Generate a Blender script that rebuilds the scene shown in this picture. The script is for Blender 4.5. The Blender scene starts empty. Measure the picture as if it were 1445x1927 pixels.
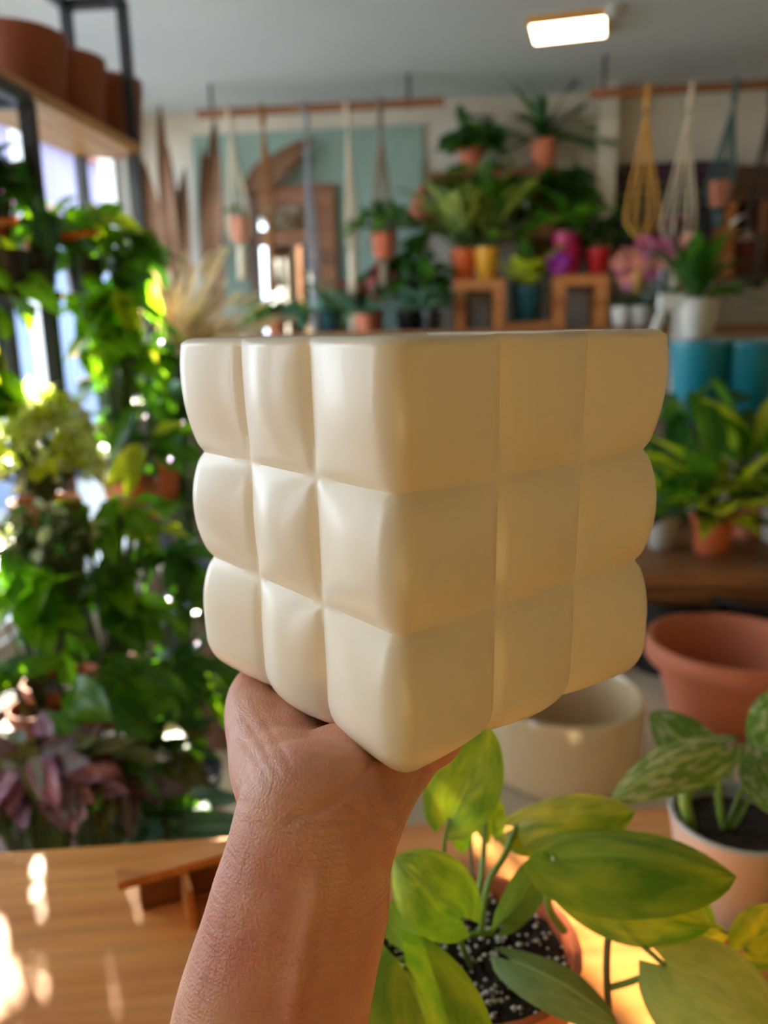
import bpy, bmesh, math, random
from mathutils import Vector, Matrix, noise
V = Vector
rad = math.radians
scene = bpy.context.scene
COL = scene.collection

# ------------------------------------------------------------------ camera
FPX, CX, CY = 1500.0, 722.5, 963.5
EYE = V((0, 0, 1.5))
YAW, PITCH, ROLL = rad(6.5), rad(12.83), rad(1.18)
FW = V((-math.sin(YAW) * math.cos(PITCH), math.cos(YAW) * math.cos(PITCH), -math.sin(PITCH)))
_r0 = V((math.cos(YAW), math.sin(YAW), 0))
_u0 = _r0.cross(FW)
RT = _r0 * math.cos(ROLL) - _u0 * math.sin(ROLL)
UP = _u0 * math.cos(ROLL) + _r0 * math.sin(ROLL)
cam_data = bpy.data.cameras.new('camera')
cam = bpy.data.objects.new('camera', cam_data)
COL.objects.link(cam)
cam.matrix_world = Matrix(((RT.x, UP.x, -FW.x, EYE.x), (RT.y, UP.y, -FW.y, EYE.y), (RT.z, UP.z, -FW.z, EYE.z), (0, 0, 0, 1)))
cam_data.sensor_fit = 'VERTICAL'
cam_data.sensor_height = 36.0
cam_data.lens = FPX / 1927.0 * 36.0
cam_data.clip_start = 0.02
cam_data.dof.use_dof = True
cam_data.dof.focus_distance = 0.345
cam_data.dof.aperture_fstop = cam_data.lens / 4.9
scene.camera = cam

# ------------------------------------------------------------------ world, sun, exposure
world = bpy.data.worlds.new('sky')
scene.world = world
world.use_nodes = True
bg = world.node_tree.nodes['Background']
bg.inputs[0].default_value = (0.72, 0.86, 1.0, 1)
bg.inputs[1].default_value = 10.0
sun_d = bpy.data.lights.new('sun', 'SUN')
sun = bpy.data.objects.new('sun', sun_d)
COL.objects.link(sun)
sun_d.energy = 50.0
sun_d.color = (1.0, 0.86, 0.66)
sun_d.angle = rad(0.6)
SUN_TO = V((-0.505, 0.86, 0.345)).normalized()
sun.rotation_euler = SUN_TO.to_track_quat('Z', 'Y').to_euler()
vs = scene.view_settings
vs.view_transform = 'Standard'
vs.look = 'None'
vs.gamma = 1.0
vs.use_curve_mapping = False
vs.exposure = 0.0
scene.cycles.use_denoising = True
scene.cycles.max_bounces = 10
scene.cycles.diffuse_bounces = 6
scene.cycles.transparent_max_bounces = 16
scene.cycles.caustics_reflective = False
scene.cycles.caustics_refractive = False

def portal(name, loc, sx, sy, direction):
    d = bpy.data.lights.new(name, 'AREA')
    d.shape = 'RECTANGLE'; d.size = sx; d.size_y = sy
    d.cycles.is_portal = True
    o = bpy.data.objects.new(name, d); COL.objects.link(o)
    o.location = loc
    o.rotation_euler = V(direction).to_track_quat('-Z', 'Z').to_euler()

# room measures
XL, XR, YB, YF, ZC = -1.80, 2.7, 4.4, -2.6, 2.63
portal('window_portal', (XL + .02, 2.55, 1.42), 3.4, 2.13, (1, 0, 0))
portal('window_portal', (XL + .02, -0.04, 1.42), .61, 2.13, (1, 0, 0))

# ------------------------------------------------------------------ pixel rays
def ray(px, py):
    return FW + RT * ((px - CX) / FPX) - UP * ((py - CY) / FPX)
def P(px, py, d): return EYE + ray(px, py) * d
def onZ(px, py, z):
    r = ray(px, py); return EYE + r * ((z - EYE.z) / r.z)
def onY(px, py, y):
    r = ray(px, py); return EYE + r * ((y - EYE.y) / r.y)
def onX(px, py, x):
    r = ray(px, py); return EYE + r * ((x - EYE.x) / r.x)
def depth(p): return (p - EYE).dot(FW)

# ------------------------------------------------------------------ materials
def srgb(r, g, b):
    f = lambda c: (c / 255 / 12.92) if c / 255 <= .04045 else ((c / 255 + .055) / 1.055) ** 2.4
    return (f(r), f(g), f(b), 1)
def newmat(name):
    m = bpy.data.materials.new(name); m.use_nodes = True
    nt = m.node_tree
    return m, nt, nt.nodes['Principled BSDF'], nt.nodes['Material Output']
def N(nt, t, **kw):
    n = nt.nodes.new(t)
    for k, v in kw.items(): setattr(n, k, v)
    return n
def plain(name, col, rough=.6, var=.12, scale=8, bump=0.0, bscale=60, metal=0.0, coat=0.0, col2=None, obj_var=0.0, spec=.5):
    """a surface with soft noise between two tones"""
    m, nt, b, out = newmat(name)
    tc = N(nt, 'ShaderNodeTexCoord'); nz = N(nt, 'ShaderNodeTexNoise')
    nz.inputs['Scale'].default_value = scale; nz.inputs['Detail'].default_value = 5
    nt.links.new(tc.outputs['Object'], nz.inputs['Vector'])
    mix = N(nt, 'ShaderNodeMix', data_type='RGBA')
    c2 = col2 or tuple(c * (1 - var * 2) for c in col[:3]) + (1,)
    mix.inputs[6].default_value = col; mix.inputs[7].default_value = c2
    rp = N(nt, 'ShaderNodeValToRGB'); rp.color_ramp.elements[0].position = .38; rp.color_ramp.elements[1].position = .68
    nt.links.new(nz.outputs['Fac'], rp.inputs['Fac'])
    nt.links.new(rp.outputs['Color'], mix.inputs[0])
    nt.links.new(mix.outputs[2], b.inputs['Base Color'])
    b.inputs['Roughness'].default_value = rough; b.inputs['Metallic'].default_value = metal
    b.inputs['Coat Weight'].default_value = coat; b.inputs['Specular IOR Level'].default_value = spec
    if bump:
        n2 = N(nt, 'ShaderNodeTexNoise'); n2.inputs['Scale'].default_value = bscale
        nt.links.new(tc.outputs['Object'], n2.inputs['Vector'])
        bp = N(nt, 'ShaderNodeBump'); bp.inputs['Strength'].default_value = bump; bp.inputs['Distance'].default_value = .01
        nt.links.new(n2.outputs['Fac'], bp.inputs['Height']); nt.links.new(bp.outputs['Normal'], b.inputs['Normal'])
    return m
def wood(name, c1, c2, c3, stretch=(1.5, 22, 22), rough=.45, coat=.0, streak=.5):
    m, nt, b, out = newmat(name)
    tc = N(nt, 'ShaderNodeTexCoord'); mp = N(nt, 'ShaderNodeMapping'); mp.inputs['Scale'].default_value = stretch
    nt.links.new(tc.outputs['Object'], mp.inputs['Vector'])
    n1 = N(nt, 'ShaderNodeTexNoise'); n1.inputs['Scale'].default_value = 1.0; n1.inputs['Detail'].default_value = 6; n1.inputs['Distortion'].default_value = .6
    nt.links.new(mp.outputs['Vector'], n1.inputs['Vector'])
    rp = N(nt, 'ShaderNodeValToRGB'); e = rp.color_ramp.elements
    e[0].position = .30; e[0].color = c3; e[1].position = .62; e[1].color = c1
    k = e.new(.45); k.color = c2
    nt.links.new(n1.outputs['Fac'], rp.inputs['Fac'])
    n2 = N(nt, 'ShaderNodeTexNoise'); n2.inputs['Scale'].default_value = 4.0; n2.inputs['Detail'].default_value = 8
    nt.links.new(mp.outputs['Vector'], n2.inputs['Vector'])
    mx = N(nt, 'ShaderNodeMix', data_type='RGBA', blend_type='MULTIPLY'); mx.inputs[0].default_value = streak
    nt.links.new(rp.outputs['Color'], mx.inputs[6]); 
    r2 = N(nt, 'ShaderNodeValToRGB'); r2.color_ramp.elements[0].position = .3; r2.color_ramp.elements[0].color = (.45, .38, .32, 1); r2.color_ramp.elements[1].position = .6
    nt.links.new(n2.outputs['Fac'], r2.inputs['Fac']); nt.links.new(r2.outputs['Color'], mx.inputs[7])
    nt.links.new(mx.outputs[2], b.inputs['Base Color'])
    b.inputs['Roughness'].default_value = rough; b.inputs['Coat Weight'].default_value = coat
    return m
def leafmat(name, c1, c2, amount=.5, scale=6.0, rib=None, rib_w=.05, trans=.4, rough=.38, tint=None, stretch=(1, 1, 1), soft=.06):
    """thin leaf: gloss on top, light through it; two tones laid out along the blade, a paler midrib"""
    m, nt, b, out = newmat(name)
    uv = N(nt, 'ShaderNodeUVMap'); uv.uv_map = 'UVMap'
    oi = N(nt, 'ShaderNodeObjectInfo')
    ad = N(nt, 'ShaderNodeVectorMath', operation='ADD')
    mul = N(nt, 'ShaderNodeMath', operation='MULTIPLY'); mul.inputs[1].default_value = 37.0
    nt.links.new(oi.outputs['Random'], mul.inputs[0])
    mp = N(nt, 'ShaderNodeMapping'); mp.inputs['Scale'].default_value = stretch
    nt.links.new(uv.outputs['UV'], mp.inputs['Vector'])
    nt.links.new(mp.outputs['Vector'], ad.inputs[0]); nt.links.new(mul.outputs[0], ad.inputs[1])
    nz = N(nt, 'ShaderNodeTexNoise'); nz.inputs['Scale'].default_value = scale; nz.inputs['Detail'].default_value = 4; nz.inputs['Distortion'].default_value = .4
    nt.links.new(ad.outputs[0], nz.inputs['Vector'])
    rp = N(nt, 'ShaderNodeValToRGB')
    rp.color_ramp.elements[0].position = max(0, (.5 - soft) + (.5 - amount) * .4); rp.color_ramp.elements[0].color = c1
    rp.color_ramp.elements[1].position = min(1, (.5 + soft) + (.5 - amount) * .4); rp.color_ramp.elements[1].color = c2
    nt.links.new(nz.outputs['Fac'], rp.inputs['Fac'])
    hsv = N(nt, 'ShaderNodeHueSaturation')
    mr = N(nt, 'ShaderNodeMapRange'); mr.inputs[3].default_value = .72; mr.inputs[4].default_value = 1.25
    nt.links.new(oi.outputs['Random'], mr.inputs[0]); nt.links.new(mr.outputs[0], hsv.inputs['Value'])
    nt.links.new(rp.outputs['Color'], hsv.inputs['Color'])
    col = hsv.outputs['Color']
    if rib:
        sx = N(nt, 'ShaderNodeSeparateXYZ'); nt.links.new(uv.outputs['UV'], sx.inputs[0])
        s1 = N(nt, 'ShaderNodeMath', operation='SUBTRACT'); s1.inputs[1].default_value = .5; nt.links.new(sx.outputs['Y'], s1.inputs[0])
        s2 = N(nt, 'ShaderNodeMath', operation='ABSOLUTE'); nt.links.new(s1.outputs[0], s2.inputs[0])
        s3 = N(nt, 'ShaderNodeMapRange'); s3.inputs[1].default_value = rib_w * .5; s3.inputs[2].default_value = rib_w; s3.inputs[3].default_value = 1; s3.inputs[4].default_value = 0
        nt.links.new(s2.outputs[0], s3.inputs[0])
        mx = N(nt, 'ShaderNodeMix', data_type='RGBA'); nt.links.new(s3.outputs[0], mx.inputs[0])
        nt.links.new(col, mx.inputs[6]); mx.inputs[7].default_value = rib
        col = mx.outputs[2]
    nt.links.new(col, b.inputs['Base Color'])
    b.inputs['Roughness'].default_value = rough
    wv = N(nt, 'ShaderNodeTexNoise'); wv.inputs['Scale'].default_value = 14; nt.links.new(ad.outputs[0], wv.inputs['Vector'])
    bp = N(nt, 'ShaderNodeBump'); bp.inputs['Strength'].default_value = .25; bp.inputs['Distance'].default_value = .004
    nt.links.new(wv.outputs['Fac'], bp.inputs['Height']); nt.links.new(bp.outputs['Normal'], b.inputs['Normal'])
    tr = N(nt, 'ShaderNodeBsdfTranslucent')
    g = N(nt, 'ShaderNodeMix', data_type='RGBA', blend_type='MULTIPLY'); g.inputs[0].default_value = 1.0
    nt.links.new(col, g.inputs[6]); g.inputs[7].default_value = tint or (1.5, 1.45, .45, 1)
    nt.links.new(g.outputs[2], tr.inputs['Color'])
    ms = N(nt, 'ShaderNodeMixShader'); ms.inputs[0].default_value = trans
    nt.links.new(b.outputs[0], ms.inputs[1]); nt.links.new(tr.outputs[0], ms.inputs[2])
    nt.links.new(ms.outputs[0], out.inputs['Surface'])
    return m

M = {}
M['ceiling'] = plain('ceiling_paint', srgb(214, 220, 226), .8, .02, 3)
M['wall'] = plain('wall_paint', srgb(212, 203, 188), .8, .03, 3)
M['wall_grey'] = plain('grey_wall_paint', srgb(190, 188, 184), .8, .03, 3)
M['cream_wall'] = plain('cream_wall_paint', srgb(226, 204, 150), .8, .03, 3)
M['teal_wall'] = plain('sage_wall_paint', srgb(138, 160, 148), .8, .06, 2)
M['floor'] = plain('concrete_floor', srgb(138, 116, 88), .6, .08, 4)
M['table'] = wood('varnished_pine', srgb(232, 160, 88), srgb(216, 138, 68), srgb(172, 102, 52), (1.3, 16, 16), .32, .25, .45)
M['pine'] = wood('pale_pine', srgb(214, 160, 96), srgb(200, 142, 80), srgb(168, 112, 60), (18, 2, 18), .5)
M['brown_wood'] = wood('brown_wood', srgb(150, 98, 58), srgb(132, 82, 46), srgb(100, 60, 34), (2, 18, 18), .5)
M['dark_wood'] = wood('dark_wood', srgb(96, 60, 38), srgb(82, 50, 32), srgb(60, 36, 24), (14, 2, 14), .55)
M['orange_wood'] = wood('orange_wood', srgb(196, 126, 66), srgb(180, 110, 54), srgb(150, 88, 42), (2, 20, 20), .5)
M['terracotta'] = plain('terracotta', srgb(196, 112, 78), .75, .08, 6, .1)
M['terracotta_dark'] = plain('brown_terracotta', srgb(150, 84, 56), .8, .12, 5, .1)
M['orange_plastic'] = plain('orange_plastic', srgb(214, 96, 40), .4, .05, 5)
M['nursery_terracotta'] = plain('nursery_terracotta', srgb(205, 104, 62), .42, .05, 5)
M['black_metal'] = plain('black_metal', srgb(34, 34, 35), .45, .1, 8)
M['black_plastic'] = plain('black_plastic', srgb(30, 30, 32), .3, .1, 8)
M['white_ceramic'] = plain('white_ceramic', srgb(222, 216, 206), .35, .03, 6)
M['grey_ceramic'] = plain('grey_ceramic', srgb(176, 170, 160), .5, .05, 6)
M['beige_ceramic'] = plain('beige_glaze', srgb(208, 184, 146), .14, .04, 6, coat=.6)
M['ivory'] = plain('ivory_satin', srgb(236, 221, 192), .36, .015, 12, .03, 45, coat=.12)
M['teal_pot'] = plain('teal_glaze', srgb(20, 124, 140), .35, .06, 6)
M['dark_teal'] = plain('dark_teal_plastic', srgb(24, 84, 92), .4, .06, 6)
M['yellow_pot'] = plain('yellow_plastic', srgb(226, 160, 40), .4, .05, 6)
M['red_pot'] = plain('red_plastic', srgb(190, 30, 36), .35, .05, 6)
M['magenta'] = plain('magenta_wrap', srgb(196, 30, 96), .35, .1, 9)
M['purple'] = plain('purple_ribbon', srgb(160, 40, 160), .35, .1, 9)
M['soil'] = plain('potting_soil', srgb(52, 38, 28), .95, .3, 90, .9, 160)
M['perlite'] = plain('perlite', srgb(226, 218, 204), .8, .1, 60)
M['stem'] = plain('green_stem', srgb(128, 158, 60), .45, .12, 20)
M['vine'] = plain('brown_green_vine', srgb(112, 108, 52), .5, .2, 30)
M['twig'] = plain('dark_green_stem', srgb(70, 92, 40), .6, .12, 20)
M['dried'] = plain('dried_palm', srgb(118, 82, 54), .8, .15, 12)
M['linen'] = plain('cream_cotton_cord', srgb(214, 198, 170), .9, .08, 80, .4, 200)
M['mustard_cord'] = plain('mustard_cotton_cord', srgb(200, 146, 62), .9, .08, 80, .4, 200)
M['grey_cord'] = plain('grey_cotton_cord', srgb(138, 140, 146), .9, .08, 80, .4, 200)
M['taupe_cord'] = plain('taupe_cotton_cord', srgb(142, 124, 104), .9, .08, 80, .4, 200)
M['brown_cord'] = plain('brown_cotton_cord', srgb(150, 98, 50), .9, .08, 80, .4, 200)
M['green_cord'] = plain('green_cotton_cord', srgb(72, 104, 104), .9, .08, 80, .4, 200)
M['dark_cord'] = plain('dark_cotton_cord', srgb(70, 58, 50), .9, .08, 80, .4, 200)
M['fence'] = plain('pale_blue_paint', srgb(84, 98, 126), .6, .12, 3)
M['render'] = plain('mauve_render', srgb(108, 100, 124), .85, .06, 2)
M['dark_pane'] = plain('dark_pane', srgb(60, 70, 84), .1, .05, 3)
M['pavement'] = plain('pavement', srgb(130, 128, 124), .8, .08, 3)
M['white_paint'] = plain('white_paint', srgb(226, 224, 218), .5, .03, 6)
M['plinth'] = plain('beige_paint', srgb(200, 186, 160), .6, .04, 5)
M['pink_petal'] = leafmat('pink_petal', srgb(226, 140, 176), srgb(190, 90, 150), .4, 4, tint=(1.1, .8, 1, 1))
M['peach_petal'] = leafmat('peach_petal', srgb(240, 180, 150), srgb(220, 140, 150), .4, 4, tint=(1.1, .9, .8, 1))
M['plum_petal'] = leafmat('plum_petal', srgb(130, 36, 84), srgb(160, 60, 110), .4, 4, tint=(1.1, .7, 1, 1))
M['white_petal'] = leafmat('white_petal', srgb(224, 220, 206), srgb(200, 204, 180), .3, 4, tint=(1, 1, .9, 1))

# leaves
G = {}
G['pothos'] = leafmat('variegated_pothos_leaf', srgb(116, 158, 46), srgb(192, 206, 66), .45, 3.0, srgb(150, 176, 70), .03, .5, .34, tint=(1.55, 1.65, .4, 1), stretch=(1, 1.6, 1), soft=.16)
G['pothos_under'] = leafmat('pale_pothos_leaf', srgb(122, 160, 84), srgb(150, 182, 98), .4, 5.0, srgb(150, 182, 104), .04, .35, .42, tint=(1.6, 1.5, .45, 1), stretch=(1, 1.6, 1), soft=.2)
G['satin'] = leafmat('silver_satin_leaf', srgb(92, 136, 50), srgb(168, 188, 146), .36, 7.0, srgb(150, 178, 86), .03, .35, .4, stretch=(1, 1.3, 1), soft=.1)
G['bright'] = leafmat('bright_green_leaf', srgb(92, 146, 30), srgb(120, 170, 40), .4, 3.0, srgb(150, 190, 70), .05, .65, .19)
G['mid'] = leafmat('mid_green_leaf', srgb(66, 118, 36), srgb(92, 142, 46), .4, 3.0, srgb(100, 140, 60), .05, .55, .19)
G['dark'] = leafmat('dark_green_leaf', srgb(40, 84, 34), srgb(56, 104, 40), .4, 3.0, srgb(70, 108, 54), .05, .45, .18)
G['cream'] = leafmat('cream_green_leaf', srgb(196, 212, 124), srgb(244, 246, 212), .55, 3.0, None, .05, .6, .22, tint=(1.12, 1.15, .75, 1))
G['lime'] = leafmat('lime_leaf', srgb(170, 194, 40), srgb(204, 212, 60), .5, 3.0, srgb(196, 206, 90), .05, .42, .35)
G['spiky'] = leafmat('cream_striped_leaf', srgb(150, 146, 84), srgb(242, 216, 192), .5, 3.0, None, .05, .35, .35, tint=(1.3, 1.2, .8, 1), stretch=(.6, 6, 1))
G['purple'] = leafmat('purple_striped_leaf', srgb(92, 62, 74), srgb(150, 140, 126), .4, 3.5, srgb(110, 120, 90), .07, .3, .25, tint=(1.5, .8, 1.0, 1), stretch=(.5, 6, 1))
G['plum'] = leafmat('plum_leaf', srgb(130, 70, 108), srgb(226, 186, 200), .45, 3.5, None, .07, .3, .25, tint=(1.5, .8, 1.1, 1), stretch=(.5, 6, 1))
G['red'] = leafmat('red_orange_leaf', srgb(196, 76, 46), srgb(214, 140, 60), .4, 3.5, srgb(220, 170, 80), .06, .35, .3, tint=(1.5, .9, .5, 1))
G['olive'] = leafmat('olive_leaf', srgb(96, 98, 44), srgb(124, 110, 70), .4, 3.5, srgb(140, 134, 90), .06, .3, .3)
G['blue'] = leafmat('blue_green_leaf', srgb(78, 122, 104), srgb(100, 142, 122), .4, 3.5, srgb(130, 164, 144), .06, .3, .35)
G['dief'] = leafmat('cream_centred_leaf', srgb(66, 102, 44), srgb(168, 180, 96), .42, 3.5, srgb(170, 184, 110), .1, .3, .32, stretch=(1, 2.2, 1))
G['spike_pink'] = leafmat('dusky_pink_leaf', srgb(176, 84, 84), srgb(196, 130, 120), .4, 3, None, .05, .3, .35, tint=(1.4, .9, .8, 1))

# ------------------------------------------------------------------ object helpers
def tag(o, label=None, cat=None, group=None, kind=None):
    if label: o['label'] = label
    if cat: o['category'] = cat
    if group: o['group'] = group
    if kind: o['kind'] = kind
    return o
def empty(name, loc, label=None, cat=None, group=None, kind=None):
    o = bpy.data.objects.new(name, None); COL.objects.link(o)
    o.location = loc; o.empty_display_size = .05
    return tag(o, label, cat, group, kind)
def wloc(o):
    p = V((0, 0, 0))
    while o: p += o.location; o = o.parent
    return p
class MB:
    def __init__(s): s.v = []; s.f = []; s.uv = None
    def add(s, vs_, fs_):
        k = len(s.v); s.v += [V(a) for a in vs_]; s.f += [[i + k for i in f] for f in fs_]; return s
    def box(s, a, b, M4=None):
        x0, y0, z0 = a; x1, y1, z1 = b
        vs_ = [V(p) for p in ((x0, y0, z0), (x1, y0, z0), (x1, y1, z0), (x0, y1, z0), (x0, y0, z1), (x1, y0, z1), (x1, y1, z1), (x0, y1, z1))]
        if M4: vs_ = [M4 @ p for p in vs_]
        return s.add(vs_, ((3, 2, 1, 0), (4, 5, 6, 7), (0, 1, 5, 4), (1, 2, 6, 5), (2, 3, 7, 6), (3, 0, 4, 7)))
    def bar(s, p, q, w, t=None, side=None):
        """square bar from p to q"""
        p, q = V(p), V(q); t = t or w; d = (q - p).normalized()
        side = V(side) if side else (V((0, 0, 1)) if abs(d.z) < .9 else V((1, 0, 0)))
        a = d.cross(side).normalized(); b = a.cross(d)
        vs_ = [o + a * (w / 2 * i) + b * (t / 2 * j) for o in (p, q) for i, j in ((-1, -1), (1, -1), (1, 1), (-1, 1))]
        return s.add(vs_, ((3, 2, 1, 0), (4, 5, 6, 7), (0, 1, 5, 4), (1, 2, 6, 5), (2, 3, 7, 6), (3, 0, 4, 7)))
    def tube(s, pts, rr, n=8, cap=True, side=None, flat=1.0):
        pts = [V(p) for p in pts]
        if not hasattr(rr, '__len__'): rr = [rr] * len(pts)
        k = len(s.v); ref = V(side) if side else None
        for i, p in enumerate(pts):
            d = (pts[min(i + 1, len(pts) - 1)] - pts[max(i - 1, 0)]).normalized()
            if ref is None: ref = V((0, 0, 1)) if abs(d.z) < .85 else V((1, 0, 0))
            a = (ref - d * ref.dot(d)).normalized(); b = d.cross(a); ref = a
            for j in range(n):
                t = 2 * math.pi * j / n
                s.v.append(p + a * (math.cos(t) * rr[i]) + b * (math.sin(t) * rr[i] * flat))
        for i in range(len(pts) - 1):
            for j in range(n):
                s.f.append([k + i * n + j, k + i * n + (j + 1) % n, k + (i + 1) * n + (j + 1) % n, k + (i + 1) * n + j])
        if cap:
            s.f.append([k + j for j in reversed(range(n))]); e = k + (len(pts) - 1) * n
            s.f.append([e + j for j in range(n)])
        return s
    def lathe(s, prof, c, n=28):
        """prof: (r, z) list, outer bottom -> rim -> inner; r=0 closes"""
        c = V(c); k = len(s.v); rings = []
        for r, z in prof:
            if r < 1e-6:
                rings.append([len(s.v)]); s.v.append(c + V((0, 0, z)))
            else:
                rings.append(list(range(len(s.v), len(s.v) + n)))
                for j in range(n):
                    t = 2 * math.pi * j / n; s.v.append(c + V((r * math.cos(t), r * math.sin(t), z)))
        for a, b in zip(rings, rings[1:]):
            for j in range(n):
                j2 = (j + 1) % n
                if len(a) == 1 and len(b) == 1: continue
                if len(a) == 1: s.f.append([a[0], b[j2], b[j]])
                elif len(b) == 1: s.f.append([a[j], a[j2], b[0]])
                else: s.f.append([a[j], a[j2], b[j2], b[j]])
        return s
    def build(s, name, mat, parent=None, smooth=False, loc=None, autos=None):
        base = V(loc) if loc is not None else (V((0, 0, 0)))
        off = base + (wloc(parent) if parent else V((0, 0, 0)))
        me = bpy.data.meshes.new(name)
        me.from_pydata([tuple(p - off) for p in s.v], [], s.f)
        me.materials.append(mat)
        if smooth:
            me.polygons.foreach_set('use_smooth', [True] * len(me.polygons))
            if autos: me.set_sharp_from_angle(angle=rad(autos))
        if s.uv:
            l = me.uv_layers.new(name='UVMap')
            for lp in me.loops: l.data[lp.index].uv = s.uv[lp.vertex_index]
        me.update()
        o = bpy.data.objects.new(name, me); COL.objects.link(o)
        o.location = base
        if parent: o.parent = parent
        return o
def bez(a, b, c, n=7):
    a, b, c = V(a), V(b), V(c)
    return [a * (1 - t) ** 2 + b * (2 * t * (1 - t)) + c * t * t for t in [i / n for i in range(n + 1)]]
def spline(pts, n=5):
    pts = [V(p) for p in pts]; out = []
    for i in range(len(pts) - 1):
        p0 = pts[max(i - 1, 0)]; p1 = pts[i]; p2 = pts[i + 1]; p3 = pts[min(i + 2, len(pts) - 1)]
        for k in range(n):
            t = k / n
            out.append(.5 * ((2 * p1) + (p2 - p0) * t + (2 * p0 - 5 * p1 + 4 * p2 - p3) * t * t + (3 * p1 - p0 - 3 * p2 + p3) * t ** 3))
    out.append(pts[-1]); return out

# ------------------------------------------------------------------ leaf blades
def prof(kind, t):
    if kind == 'heart': return ((t + .004) ** .45) * ((1 - t) ** .72) / .585
    if kind == 'oval': return (math.sin(math.pi * min(1, t * .97 + .015))) ** .75
    if kind == 'lance': return ((t + .01) ** .6) * ((1 - t) ** .85) / .44
    if kind == 'strap': return ((t + .03) ** .22) * ((1 - t) ** .5) / .76
    if kind == 'round': return (math.sin(math.pi * min(1, t * .98 + .01))) ** .5
def blade(kind, wr, n=7, m=4, droop=.2, fold=.18, wave=.03, seed=0):
    """leaf of length 1 along +X, width ratio wr, normal +Z"""
    rnd = random.Random(seed); b = MB(); b.uv = []
    ph = rnd.random() * 6
    for i in range(n + 1):
        t = i / n
        for j in range(m + 1):
            s = -1 + 2 * j / m
            w = wr / 2 * prof(kind, t)
            lob = (.20 if kind == 'heart' else 0) * (1 - t) ** 5 * abs(s) ** 1.2
            x = t * (1 - .12 * droop) - lob
            z = -droop * t * t + fold * w * (abs(s) ** 1.4) + wave * math.sin(ph + t * 9 + s * 2) * abs(s)
            b.v.append(V((x, s * w, z))); b.uv.append((t, j / m))
    for i in range(n):
        for j in range(m):
            a = i * (m + 1) + j; b.f.append([a, a + 1, a + m + 2, a + m + 1][::-1])
    return b
_blades = {}
def blade_mesh(kind, wr, mat, var, droop=.25, fold=.3):
    key = (kind, wr, mat.name, var, droop)
    if key not in _blades:
        b = blade(kind, wr, 6, 4, droop * (.5 + .5 * var), fold, .035, var + 3)
        me = bpy.data.meshes.new('leaf'); me.from_pydata([tuple(p) for p in b.v], [], b.f); me.materials.append(mat)
        me.polygons.foreach_set('use_smooth', [True] * len(me.polygons))
        l = me.uv_layers.new(name='UVMap')
        for lp in me.loops: l.data[lp.index].uv = b.uv[lp.vertex_index]
        _blades[key] = me
    return _blades[key]
def frame(d, nrm):
    d = V(d).normalized(); y = V(nrm).cross(d)
    if y.length < 1e-4: y = V((1, 0, 0)).cross(d)
    y.normalize(); z = d.cross(y)
    return Matrix(((d.x, y.x, z.x), (d.y, y.y, z.y), (d.z, y.z, z.z))).to_4x4()
def put_leaf(root, pos, d, nrm, L, kind, wr, mat, var, name='leaf', droop=.25, fold=.3):
    pos, d = V(pos), V(d).normalized()
    if YB > pos.y > YB - .06: pos.y = YB - .06
    if pos.y < YB and pos.y + d.y * L > YB - .05: d.y = min(0, (YB - .05 - pos.y) / L * .8)
    if pos.x > XL and pos.x + d.x * L < XL + .04: d.x = abs(d.x) * .3
    o = bpy.data.objects.new(name, blade_mesh(kind, wr, mat, var, droop, fold)); COL.objects.link(o)
    o.parent = root
    o.matrix_local = Matrix.Translation(V(pos) - wloc(root)) @ frame(d, nrm) @ Matrix.Scale(L, 4)
    return o

def pot_prof(kind, r, h):
    if kind == 'nursery':   # tapered plastic pot with a collar
        return [(0, 0), (r * .74, 0), (r * .76, .004), (r * .92, h * .78), (r * .93, h * .8), (r * .985, h * .8), (r, h * .82), (r, h * .99), (r * .985, h), (r * .93, h), (r * .92, h * .98), (r * .86, h * .7), (r * .7, h * .06), (0, h * .06)]
    if kind == 'cyl':
        return [(0, 0), (r * .9, 0), (r * .96, h * .03), (r, h * .1), (r, h * .97), (r * .985, h), (r * .93, h), (r * .915, h * .97), (r * .9, h * .1), (0, h * .08)]
    if kind == 'taper':
        return [(0, 0), (r * .68, 0), (r * .74, h * .03), (r * .97, h * .93), (r, h * .97), (r * .98, h), (r * .92, h), (r * .9, h * .96), (r * .66, h * .08), (0, h * .08)]
    if kind == 'bowl':      # thick rolled rim
        return [(0, 0), (r * .60, 0), (r * .64, h * .02), (r * .84, h * .66), (r * .86, h * .72), (r * .97, h * .74), (r, h * .78), (r, h * .95), (r * .98, h), (r * .93, h), (r * .89, h * .95), (r * .86, h * .8), (r * .62, h * .08), (0, h * .08)]
    if kind == 'round':
        return [(0, 0), (r * .5, 0), (r * .75, h * .12), (r * .96, h * .4), (r, h * .6), (r * .93, h * .85), (r * .85, h), (r * .78, h), (r * .84, h * .8), (r * .7, h * .2), (0, h * .12)]
def add_pot(root, base, kind, r, h, mat, soil=True):
    po = MB().lathe(pot_prof(kind, r, h), base).build('pot', mat, root, True, autos=40)
    if soil:
        MB().lathe([(r * .86, h * .84), (r * .5, h * .87), (0, h * .88)], base, 20).build('soil', M['soil'], po, True)
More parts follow.
